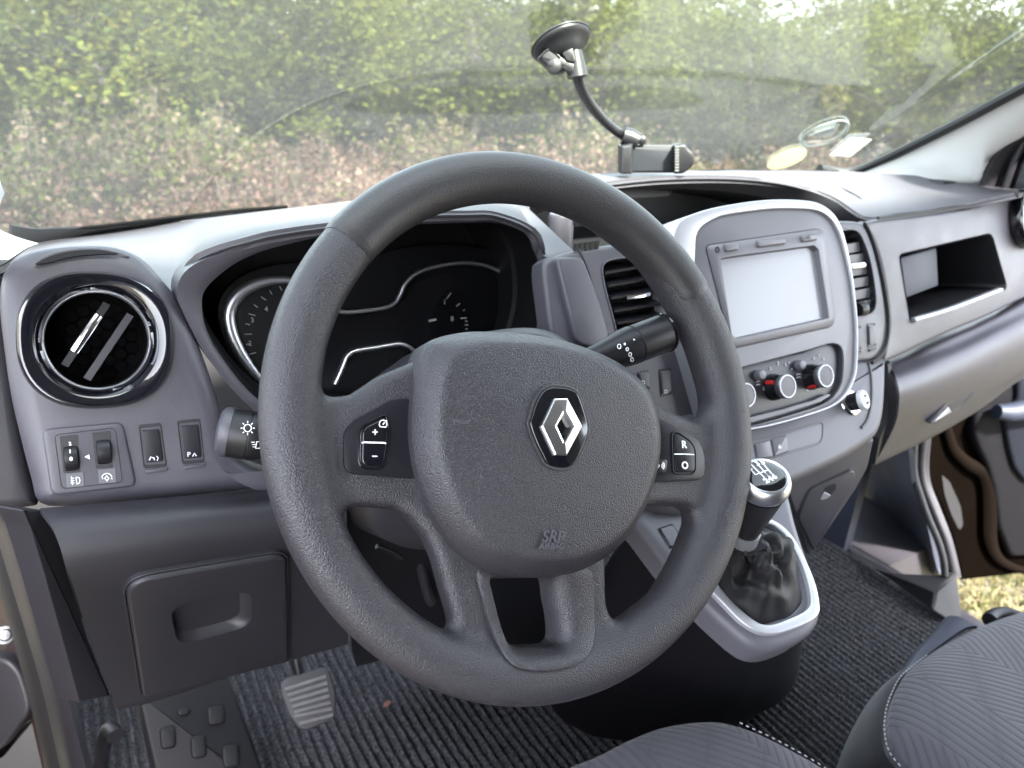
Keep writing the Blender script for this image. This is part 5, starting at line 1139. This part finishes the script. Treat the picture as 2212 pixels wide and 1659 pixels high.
E_ = PP([(2420,1250),(2300,1290),(2212,1321),(2148,1342),(2086,1370),(2014,1411),(1962,1453),(1938,1497),(1927,1537),(1926,1577),(1938,1617),(1975,1657),(2040,1716),(2150,1800)], Z=Z_)
Cc = P((2400,1560), Z=Z_); nE = len(E_)
out_ = []
for i in range(nE): tg = E_[min(i+1, nE-1)]-E_[max(i-1, 0)]; o_ = Vector((tg.y, -tg.x, 0)).normalized(); out_.append(o_ if o_.dot(E_[i]-Cc) > 0 else -o_)
rowsb = [[p+o*.004+Vector((0,0,-.022)) for p, o in zip(E_, out_)], [p+o*.002+Vector((0,0,-.008)) for p, o in zip(E_, out_)]]
for t_, z_ in ((0, 0), (.06, .009), (.16, .016), (.4, .022), (.75, .02), (.97, .018)): rowsb.append([p.lerp(Cc, t_)+Vector((0,0,z_)) for p in E_])
MB().patch(rowsb, 5, 5, .01).build('cushion', CLOTH, pb, ang=80)
sd_ = [[p+o*w_+Vector((0,0,z_)) for p, o in zip(E_, out_)] for w_, z_ in ((.001,-.018), (.010,-.030), (.022,-.07), (.026,-.14), (.012,-.33))]
MB().patch(sd_, 5, 5, .008).build('side_panel', MT['seat_dark'], pb, ang=80)
for w_, z_ in ((.0050,-.0070), (.0125,-.0240)): stitches([p+o*w_+Vector((0,0,z_)) for p, o in zip(E_[5:], out_[5:])], pb, 46)
fl_ = [[(1950,1470),(1990,1420),(2030,1378),(2052,1345),(2062,1340)], [(1952,1455),(1985,1410),(2024,1370),(2050,1340),(2070,1338)], [(1960,1462),(2004,1420),(2050,1385),(2085,1362),(2110,1358)]]
MB().patch([PP(fl_[0], Z=1.02), PP(fl_[1], Z=1.075), PP(fl_[2], Z=1.085)], 5, 4, .004).build('cloth_flap', MT['blue'], pb, ang=80)
MB().tube(spl(PP([(2138,1340),(2150,1330),(2175,1328),(2200,1336)], Z=1.06), 14), .010, 10).build('belt_buckle', MT['black'], pb)
# ------------------------------------------------------------------ phone mount and stickers on the glass
pm = thing('phone_mount', 'black phone holder on a bent gooseneck stuck to the windscreen by a suction cup', 'phone holder', P((1420,345), d=1.05))
HP = Plane(P((1420,345), d=1.05), (-VF.x, -VF.y, .05)); n = HP.n
def hq_(*pts): return PP(K('d8', *pts), pl=HP)
MB().slab(rpoly(hq_((1070,1262),(1520,1262),(1540,1545),(1060,1545)), .002), n, -.014, 0, .002, 2).build('cradle', MT['mount'], pm)
MB().slab(rpoly(hq_((1085,1285),(1470,1285),(1492,1310),(1484,1500),(1462,1522),(1078,1525)), [.001,.003,.003,.003,.003,.001]), n, -.002, .0025, .001, 2).build('grip_pad', MT['pad'], pm)
MB().slab(rpoly(hq_((960,1262),(1020,1252),(1082,1240),(1078,1545),(962,1548)), .002), n, -.016, .020, .004, 3).build('fixed_jaw', MT['mount_grey'], pm)
jw = MB().slab(rpoly(hq_((1502,1262),(1545,1248),(1605,1242),(1632,1285),(1690,1335),(1708,1400),(1690,1462),(1638,1508),(1585,1545),(1502,1545)), [.001,.002,.004,.004,.008,.008,.008,.004,.004,.001]), n, -.016, .018, .004, 3).build('sliding_jaw', MT['mount'], pm)
for k in range(9): c = HP.off(.018).hit(*K('d8', (1545, 1278+30*k))[0]); MB().box(c, VR*.0026, VU*.0010, n*.0014).build('jaw_tooth', MT['mount_grey'], jw)
MB().tube(hq_((1000,1165),(1075,1190),(1150,1225)), [.0115,.0125,.011], 14).build('swivel_joint', MT['mount_grey'], pm)
MB().lathe([(.006,-.006),(.0062,.004),(.004,.006),(.0004,.0062)], HP.hit(*K('d8', (1190,1212))[0]), n, 18).build('swivel_screw', MT['mount_grey'], pm)
gh, gn = ghit(*K('d8', (362,205))[0])
sc = MB().lathe([(0.0331,.0008),(0.0345,.003),(0.0340,.006),(0.0308,.009),(0.0276,.0105),(0.0230,.016),(.018,.022),(.012,.024),(.0005,.025)], gh, gn, 48).build('suction_cup', MT['mount'], pm, ang=50)
MB().lathe([(0.0342,.0005),(0.0357,.0015),(0.0357,.0028),(0.0342,.0036)], gh, gn, 48).build('cup_lip', MT['mount_grey'], sc)
BK = Plane(gh+gn*.030, (-VF.x, -VF.y, .15))
MB().slab(rpoly(PP(K('d8', (130,390),(205,305),(262,272),(310,310),(370,372),(450,415),(510,440),(600,545),(470,590),(430,495),(392,525),(335,540),(260,512),(190,445)), pl=BK), .003, 4), BK.n, -.012, .010, .004, 3).build('lock_bracket', MT['mount'], pm)
MB().slab(rpoly(PP(K('d8', (392,295),(488,290),(520,420),(505,440),(430,425),(380,350)), pl=BK.off(.004)), .002, 4), BK.n, -.012, .008, .002, 2).build('lock_tab', MT['mount_grey'], pm)
MB().slab(rpoly(PP(K('d8', (130,392),(205,307),(262,272),(310,310),(372,372),(362,385),(300,325),(262,292),(215,318),(140,400)), pl=BK.off(.010)), .001, 3), BK.n, -.001, .0012, .0006, 2).build('bracket_rim', MT['mount_grey'], pm)
cA, cB = BK.hit(*K('d8', (505,310))[0]), BK.off(.0).hit(*K('d8', (540,575))[0])
MB().tube([cA, cA.lerp(cB, .5), cB], [.0085,.0105,.0118], 16).build('neck_socket', MT['mount_grey'], pm)
d0_ = (cB-CAM).dot(VF)
nk = spl([P(p, d=d0_+(1.05-d0_)*f) for p, f in zip(K('d8', (530,520),(545,600),(590,720),(660,840),(760,965),(880,1080),(1010,1175)), (0,.08,.25,.45,.65,.85,1))], 60)
MB().tube(nk, [.0062+.00025*math.sin(k*2.2) for k in range(60)], 12).build('gooseneck', MT['mount_grey'], pm)
MB().lathe([(.008,-.004),(.008,.006),(.006,.007),(.0004,.0075)], BK.off(.004).hit(*K('d8', (300,470))[0]), BK.n, 20).build('lock_pivot', MT['black'], pm)
MB().lathe([(.0028,.0),(.0028,.001),(.0004,.0012)], BK.off(.0118).hit(*K('d8', (268,432))[0]), BK.n, 12).build('pivot_pin', MT['mount_grey'], pm)
def glass_plane(px, py): q = tangent(bvh, px, py, 30); return q.off(.003)
g1 = glass_plane(1699, 343); ov = spl(PP(K('e1', (130,790),(150,830),(230,845),(380,820),(540,750),(630,680),(655,620),(640,580),(560,565),(420,590),(270,650),(170,720)), pl=g1), 48, True)
MB().slab(ov, g1.n, 0, .0006, .0002, 1).build('yellow_sticker', MT['yellow'], None, label='pale yellow oval sticker low on the windscreen', category='sticker')
g2 = glass_plane(1838, 318); MB().slab(rpoly(PP(K('e1', (965,655),(1240,425),(1540,445),(1250,678)), pl=g2), .001), g2.n, 0, .0006, .0002, 1).build('white_sticker', MT['paper'], None, label='white rectangular paper sticker near the windscreen corner', category='sticker')
g3 = glass_plane(1782, 288); os_ = thing('oval_sticker', 'clear oval sticker with a grey rim and faint lettering on the windscreen', 'sticker', g3.o)
oo = spl(PP(K('e1', (565,480),(590,525),(680,545),(800,530),(960,500),(1100,430),(1200,340),(1240,260),(1215,205),(1120,180),(960,215),(800,270),(660,350),(590,420)), pl=g3), 60, True)
oc = Vector()
for p in oo: oc += p/60
MB().ring(oo, [oc+(p-oc)*.93 for p in oo], g3.n, 0, .0006, .0002, 1).build('pale_rim', mat('sticker_pale', (.55,.60,.58), .5), os_)
MB().ring([oc+(p-oc)*.93 for p in oo], [oc+(p-oc)*.89 for p in oo], g3.n, 0, .0005, .0002, 1).build('grey_rim', mat('sticker_grey', (.20,.25,.26), .5), os_)
lett = PP(K('e1', (690,390),(860,320),(1040,270),(1085,230),(1100,250),(1060,330),(990,410)), pl=g3); MB().slab(lett, g3.n, 0, .0004, .0001, 1).build('pale_field', mat('sticker_field', (.50,.54,.52), .5), os_)
mb = MB(); mk = mat('sticker_ink', (.16,.20,.22), .5)
text(mb, 'ovoko', K('e1', (895,345))[0], g3, .013, (1,-.28), h=.0006, bold=.0002)
stroke(mb, K('e1', (930,285),(1000,265),(1060,225),(1070,260),(1040,275)), g3, 2.4, .0006); stroke(mb, K('e1', (720,465),(780,460),(830,455)), g3, 2.4, .0006)
mb.build('sticker_lettering', mk, os_)
# ------------------------------------------------------------------ outside: ground, thicket, shrubs
gmat = mat('dry_grass_ground', (.055, .050, .033), .95, var=.5, vscale=1.7, bump=('noise', 40, .8), dist=.02)
MB().add([(-150,-150,0),(150,-150,0),(150,150,0),(-150,150,0)], [(0,1,2,3)]).build('ground', gmat, None, kind='structure')
rng = np.random.default_rng(11)
def leafmat(name, col, tr=.5):
    m = bpy.data.materials.new(name); m.use_nodes = True; t = m.node_tree; b = t.nodes['Principled BSDF']; b.inputs['Roughness'].default_value = .85; b.inputs['Specular IOR Level'].default_value = .2
    b.inputs['Base Color'].default_value = (*col, 1); o = t.nodes['Material Output']
    nz = t.nodes.new('ShaderNodeTexNoise'); nz.inputs['Scale'].default_value = .55; nz.inputs['Detail'].default_value = 4; tc = t.nodes.new('ShaderNodeNewGeometry'); t.links.new(tc.outputs['Position'], nz.inputs['Vector'])
    mr = t.nodes.new('ShaderNodeMapRange'); mr.inputs[1].default_value = .3; mr.inputs[2].default_value = .7; mr.inputs[3].default_value = .35; mr.inputs[4].default_value = 1.75; t.links.new(nz.outputs['Fac'], mr.inputs[0])
    vm = t.nodes.new('ShaderNodeVectorMath'); vm.operation = 'SCALE'; vm.inputs[0].default_value = col; t.links.new(mr.outputs[0], vm.inputs['Scale']); t.links.new(vm.outputs[0], b.inputs['Base Color'])
    if name.startswith('leaf'):          # whole sprays of yellower growth
        n2 = t.nodes.new('ShaderNodeTexNoise'); n2.inputs['Scale'].default_value = .38; n2.inputs['Detail'].default_value = 2; t.links.new(tc.outputs['Position'], n2.inputs['Vector'])
        r2 = t.nodes.new('ShaderNodeMapRange'); r2.inputs[1].default_value = .50; r2.inputs[2].default_value = .66; t.links.new(n2.outputs['Fac'], r2.inputs[0])
        mc = t.nodes.new('ShaderNodeMix'); mc.data_type = 'RGBA'; mc.inputs[7].default_value = (.066, .076, .011, 1); t.links.new(r2.outputs[0], mc.inputs[0]); t.links.new(vm.outputs[0], mc.inputs[6])
        vm = mc; vo_ = mc.outputs[2]; t.links.new(vo_, b.inputs['Base Color'])
    else: vo_ = vm.outputs[0]
    tl = t.nodes.new('ShaderNodeBsdfTranslucent'); t.links.new(vo_, tl.inputs[0]); mx = t.nodes.new('ShaderNodeMixShader'); mx.inputs[0].default_value = tr
    t.links.new(b.outputs[0], mx.inputs[1]); t.links.new(tl.outputs[0], mx.inputs[2]); t.links.new(mx.outputs[0], o.inputs[0]); return m
LG = [leafmat('leaf_green', (0.026, 0.035, 0.006)), leafmat('leaf_light', (0.045, 0.053, 0.009)), leafmat('leaf_dark', (0.012, 0.019, 0.005)), leafmat('leaf_yellow', (0.064, 0.062, 0.007))]
HB = [leafmat('heath_pink', (0.078, 0.044, 0.036)), leafmat('heath_brown', (0.05, 0.029, 0.024)), leafmat('heath_pale', (0.115, 0.088, 0.064)), leafmat('heath_green', (0.036, 0.042, 0.015))]
bark = mat('bark', (.055,.048,.04), .9, var=.4, vscale=6, bump=('noise', 30, 1.0), dist=.01)
def leaf_mesh(name, cen, size, mats, probs, asp=.55):
    N = len(cen); a = rng.normal(size=(N, 3)); a /= np.linalg.norm(a, axis=1)[:, None]; b = rng.normal(size=(N, 3)); b -= a*(a*b).sum(1)[:, None]; b /= np.linalg.norm(b, axis=1)[:, None]
    s = (size*(.6+.8*rng.random(N)))[:, None]; a = a*s; b = b*s*asp; nn = np.cross(a, b); nn /= np.linalg.norm(nn, axis=1)[:, None]
    v = np.stack([cen-a, cen+b+nn*s*.12, cen+a, cen-b+nn*s*.12], 1).reshape(-1, 3)
    me = bpy.data.meshes.new(name); me.from_pydata(v.tolist(), [], np.arange(4*N).reshape(N, 4).tolist())
    for m in mats: me.materials.append(m)
    me.polygons.foreach_set('material_index', rng.choice(len(mats), N, p=probs).astype(np.int32)); me.update(); return me
def tree_meshes(seed, H, Rr, low, n, probs):
    g = np.random.default_rng(seed); K_ = 85; cs = []
    while len(cs) < K_:
        p = g.uniform(-1, 1, 3)
        if .35 < np.linalg.norm(p) < 1: cs.append(p*np.array([Rr, Rr, (H-low)/2])+np.array([0, 0, (H+low)/2]))
    cs = np.array(cs); k = g.integers(0, K_, n); r = g.uniform(.18, .5, K_)
    cen = cs[k]+g.normal(size=(n, 3))*r[k][:, None]*np.array([1, 1, .7]); cen = cen[cen[:, 2] > .15]
    crown = leaf_mesh('crown', cen, .046, LG, probs)
    mb = MB(); hgt = H*.8; pts = [Vector((.12*math.sin(z*1.3+seed), .1*math.cos(z*1.7), z)) for z in np.linspace(-.1, hgt, 10)]
    mb.tube(pts, [.14*(1-.8*i/9)+.015 for i in range(10)], 9)
    for i in range(14):
        z = low*.6+(hgt-low)*i/14; a = i*2.4+seed; e = Vector((math.cos(a), math.sin(a), .55)); s0 = Vector((.12*math.sin(z*1.3+seed), .1*math.cos(z*1.7), z))
        L_ = Rr*(.95-.4*i/14); mb.tube([s0, s0+e*(L_*.4)+Vector((0,0,.05)), s0+e*L_], [.045, .028, .008], 6)
    return crown, mb
TV = []
for sd_i, args in enumerate(((3, 5.2, 2.1, .5, 19000, (.54,.22,.20,.04)), (5, 6.0, 2.0, .8, 19000, (.48,.34,.14,.04)), (8, 4.6, 2.2, .3, 19000, (.45,.15,.38,.02)), (13, 4.0, 1.6, .2, 12000, (.32,.42,.1,.16)))):
    crown, mb = tree_meshes(*args); tmp = mb.build('trunk', bark, None, ang=60); TV.append((crown, tmp.data)); bpy.data.objects.remove(tmp)
TL = [('mid green leafy tree in the thicket beyond the windscreen', 'mid green trees in the thicket'), ('lighter green loose tree in the thicket beyond the windscreen', 'lighter trees in the thicket'), ('dark green dense tree in the thicket beyond the windscreen', 'dark trees in the thicket'), ('yellow-green young tree in the thicket beyond the windscreen', 'yellow-green trees in the thicket')]
def polar(az, d): return (d*math.sin(R_(az)), d*math.cos(R_(az)), 0)
for az, d, k, s in [(-14,14,0,1),(-7,11.5,2,.95),(-1,13,0,1),(4,10.5,3,1),(8,14,1,1),(13,12,2,1),(18,10.8,0,.9),(23,13.5,1,1),(28,11.2,1,.95),(32,14.5,2,1.05),(37,11.5,0,.95),(42,14,1,1),(47,12.2,2,.9),(52,16,1,1),(57,12.5,3,1.1),(61,15,0,1),(66,12,1,1),(72,13,0,1),(80,14,2,1),
                    (-10,19,2,1.1),(0,19,2,1.1),(9,20,0,1.1),(17,18,2,1.15),(25,19,2,1.1),(34,20,2,1.1),(44,20,0,1.1),(54,22,1,1.1),(64,20,2,1.1),(74,20,0,1.1)]:
    t_ = thing('leafy_tree', TL[k][0], 'tree', polar(az, d), TL[k][1]); t_.rotation_euler.z = az*.7+d; t_.scale = (s, s, s*.62)
    link('crown', TV[k][0], t_); link('trunk', TV[k][1], t_)
def shrub_mesh(seed, H, Rr, n, mats, probs, size):
    g = np.random.default_rng(seed); K_ = 60; ang_ = g.uniform(0, 2*math.pi, K_); rr = Rr*np.sqrt(g.random(K_)); top = H*(1-.45*(rr/Rr)**2)*g.uniform(.75, 1.05, K_)
    k = g.integers(0, K_, n); t_ = g.random(n)**.6; lean = .25
    cen = np.stack([rr[k]*np.cos(ang_[k])*(.6+.4*t_+lean*t_), rr[k]*np.sin(ang_[k])*(.6+.4*t_+lean*t_), top[k]*t_], 1)+g.normal(size=(n, 3))*.05
    cen[:, 2] = np.abs(cen[:, 2]); me = leaf_mesh('foliage', cen, size, mats, probs, .6)
    mb = MB()
    for i in range(0, K_, 2): mb.tube([Vector((rr[i]*.5*math.cos(ang_[i]), rr[i]*.5*math.sin(ang_[i]), -.03)), Vector((rr[i]*1.2*math.cos(ang_[i]), rr[i]*1.2*math.sin(ang_[i]), top[i]*.95))], [.008, .003], 4)
    return me, mb
SV = []
for a in ((21, 1.15, .75, 6500, HB, (.42,.26,.22,.10), .021), (22, 1.0, .8, 6500, HB, (.5,.22,.18,.10), .020), (23, 1.35, .6, 6000, [LG[1], HB[2], HB[3], HB[0]], (.3,.35,.25,.10), .024), (24, .75, .8, 5000, [HB[3], LG[1], HB[2], HB[0]], (.45,.2,.2,.15), .022)):
    me, mb = shrub_mesh(*a); tmp = mb.build('stems', bark, None, ang=60); SV.append((me, tmp.data)); bpy.data.objects.remove(tmp)
SL = [('pinkish brown dry heath shrub in the bank beyond the windscreen', 'pinkish heath shrubs'), ('pinkish brown dry heath shrub in the bank beyond the windscreen', 'pinkish heath shrubs'), ('taller shrub with pale seed heads above the heath bank', 'pale topped shrubs'), ('low green shrub at the foot of the heath bank', 'low green shrubs')]
k_ = 0
for row, (d0, a0_s, a1_s, st_s, kinds) in enumerate(((8.3, -9, 74, 5.2, (0,1,0,1,2)), (7.2, -8, 74, 5.6, (1,0,1,0,0)), (6.3, -9, 74, 6.6, (0,1,3,1,0,3)), (5.3, -10, 76, 8.5, (3,3,1,3)))):
    az = a0_s; i = 0
    while az < a1_s:
        k = kinds[i % len(kinds)]; d = d0+rng.uniform(-.35, .35)+(0 if az < 45 else .5); s = rng.uniform(.88, 1.1)*(1 if row < 3 else .85)
        t_ = thing('heath_shrub' if k < 2 else 'leafy_shrub', SL[k][0], 'shrub', polar(az, d), SL[k][1]); t_.rotation_euler.z = rng.uniform(0, 6); t_.scale = (s, s, s*rng.uniform(.86, 1.05)*float(np.interp(az, (-10, 3, 8, 20, 40, 70), (.62, .68, .88, .86, 1.0, 1.08))))
        link('foliage', SV[k][0], t_); link('stems', SV[k][1], t_); az += st_s*rng.uniform(.85, 1.15); i += 1
for az, d, k, s in ((6,7.6,2,1.15),(10,7.9,2,1.05),(-1,7.4,2,1.0),(41,7.5,2,.95),(26,8.6,2,1.0)):
    t_ = thing('leafy_shrub', SL[2][0], 'shrub', polar(az, d), SL[2][1]); t_.scale = (s, s, s*.95); link('foliage', SV[2][0], t_); link('stems', SV[2][1], t_)
# every tree and shrub is told apart by its place, counted from the left
ORD = 'first second third fourth fifth sixth seventh eighth ninth tenth eleventh twelfth thirteenth fourteenth fifteenth sixteenth seventeenth eighteenth nineteenth twentieth'.split()
def rank(objs, lab):
    for i, o in enumerate(sorted(objs, key=lambda o: math.atan2(o.location.x, o.location.y))): o['label'] = '%s, %s from the left' % (lab, ORD[i])
trees_ = [o for o in bpy.data.objects if o.get('category') == 'tree']; KN = {TL[0][1]: 'mid green leafy', TL[1][1]: 'lighter green loose', TL[2][1]: 'dark green dense', TL[3][1]: 'yellow-green young'}
for gname, kn in KN.items():
    for far_ in (0, 1): rank([o for o in trees_ if o['group'] == gname and (o.location.length > 17) == bool(far_)], '%s tree in the %s line of the thicket' % (kn, ('front', 'back')[far_]))
sh_ = [o for o in bpy.data.objects if o.get('category') == 'shrub']
for gname, kn in ((SL[0][1], 'pinkish brown heath'), (SL[2][1], 'taller pale topped'), (SL[3][1], 'low green')):
    for k, (a, b, rn) in enumerate(((0, 5.95, 'nearest'), (5.95, 6.9, 'second'), (6.9, 7.85, 'third'), (7.85, 99, 'rearmost'))): rank([o for o in sh_ if o['group'] == gname and a <= o.location.length < b], '%s shrub in the %s row of the bank' % (kn, rn))
# grass: blades by the open far door and in front of the bank
def blades(cen, h, wd, mats, probs):
    N = len(cen); a = rng.uniform(0, 2*math.pi, N); e = np.stack([np.cos(a), np.sin(a), 0*a], 1)*wd; l = rng.normal(size=(N, 3))*.45*h; l[:, 2] = h*(.5+.7*rng.random(N))
    v = np.stack([cen-e, cen+e, cen+l*.6+e*.6, cen+l*np.array([1.3, 1.3, 1])], 1).reshape(-1, 3); me = bpy.data.meshes.new('grass'); me.from_pydata(v.tolist(), [], np.arange(4*N).reshape(N, 4).tolist())
    for m in mats: me.materials.append(m)
    me.polygons.foreach_set('material_index', rng.choice(len(mats), N, p=probs).astype(np.int32)); me.update(); return me
GM = [leafmat('grass_straw', (0.14, 0.125, 0.062)), leafmat('grass_green', (0.06, 0.07, 0.022)), leafmat('grass_dry', (0.17, 0.15, 0.085))]
c_ = np.stack([rng.uniform(1.9, 4.6, 26000), rng.uniform(-.2, 2.6, 26000), np.zeros(26000)], 1)
link('grass', blades(c_, .06, .006, GM, (.45,.2,.35)), None, kind='stuff')
az_ = R_(1)*rng.uniform(-10, 72, 16000); dd_ = rng.uniform(3.6, 8.5, 16000); c_ = np.stack([dd_*np.sin(az_), dd_*np.cos(az_), 0*dd_], 1)
link('tall_grass', blades(c_, .30, .005, GM, (.35,.45,.20)), None, kind='stuff')
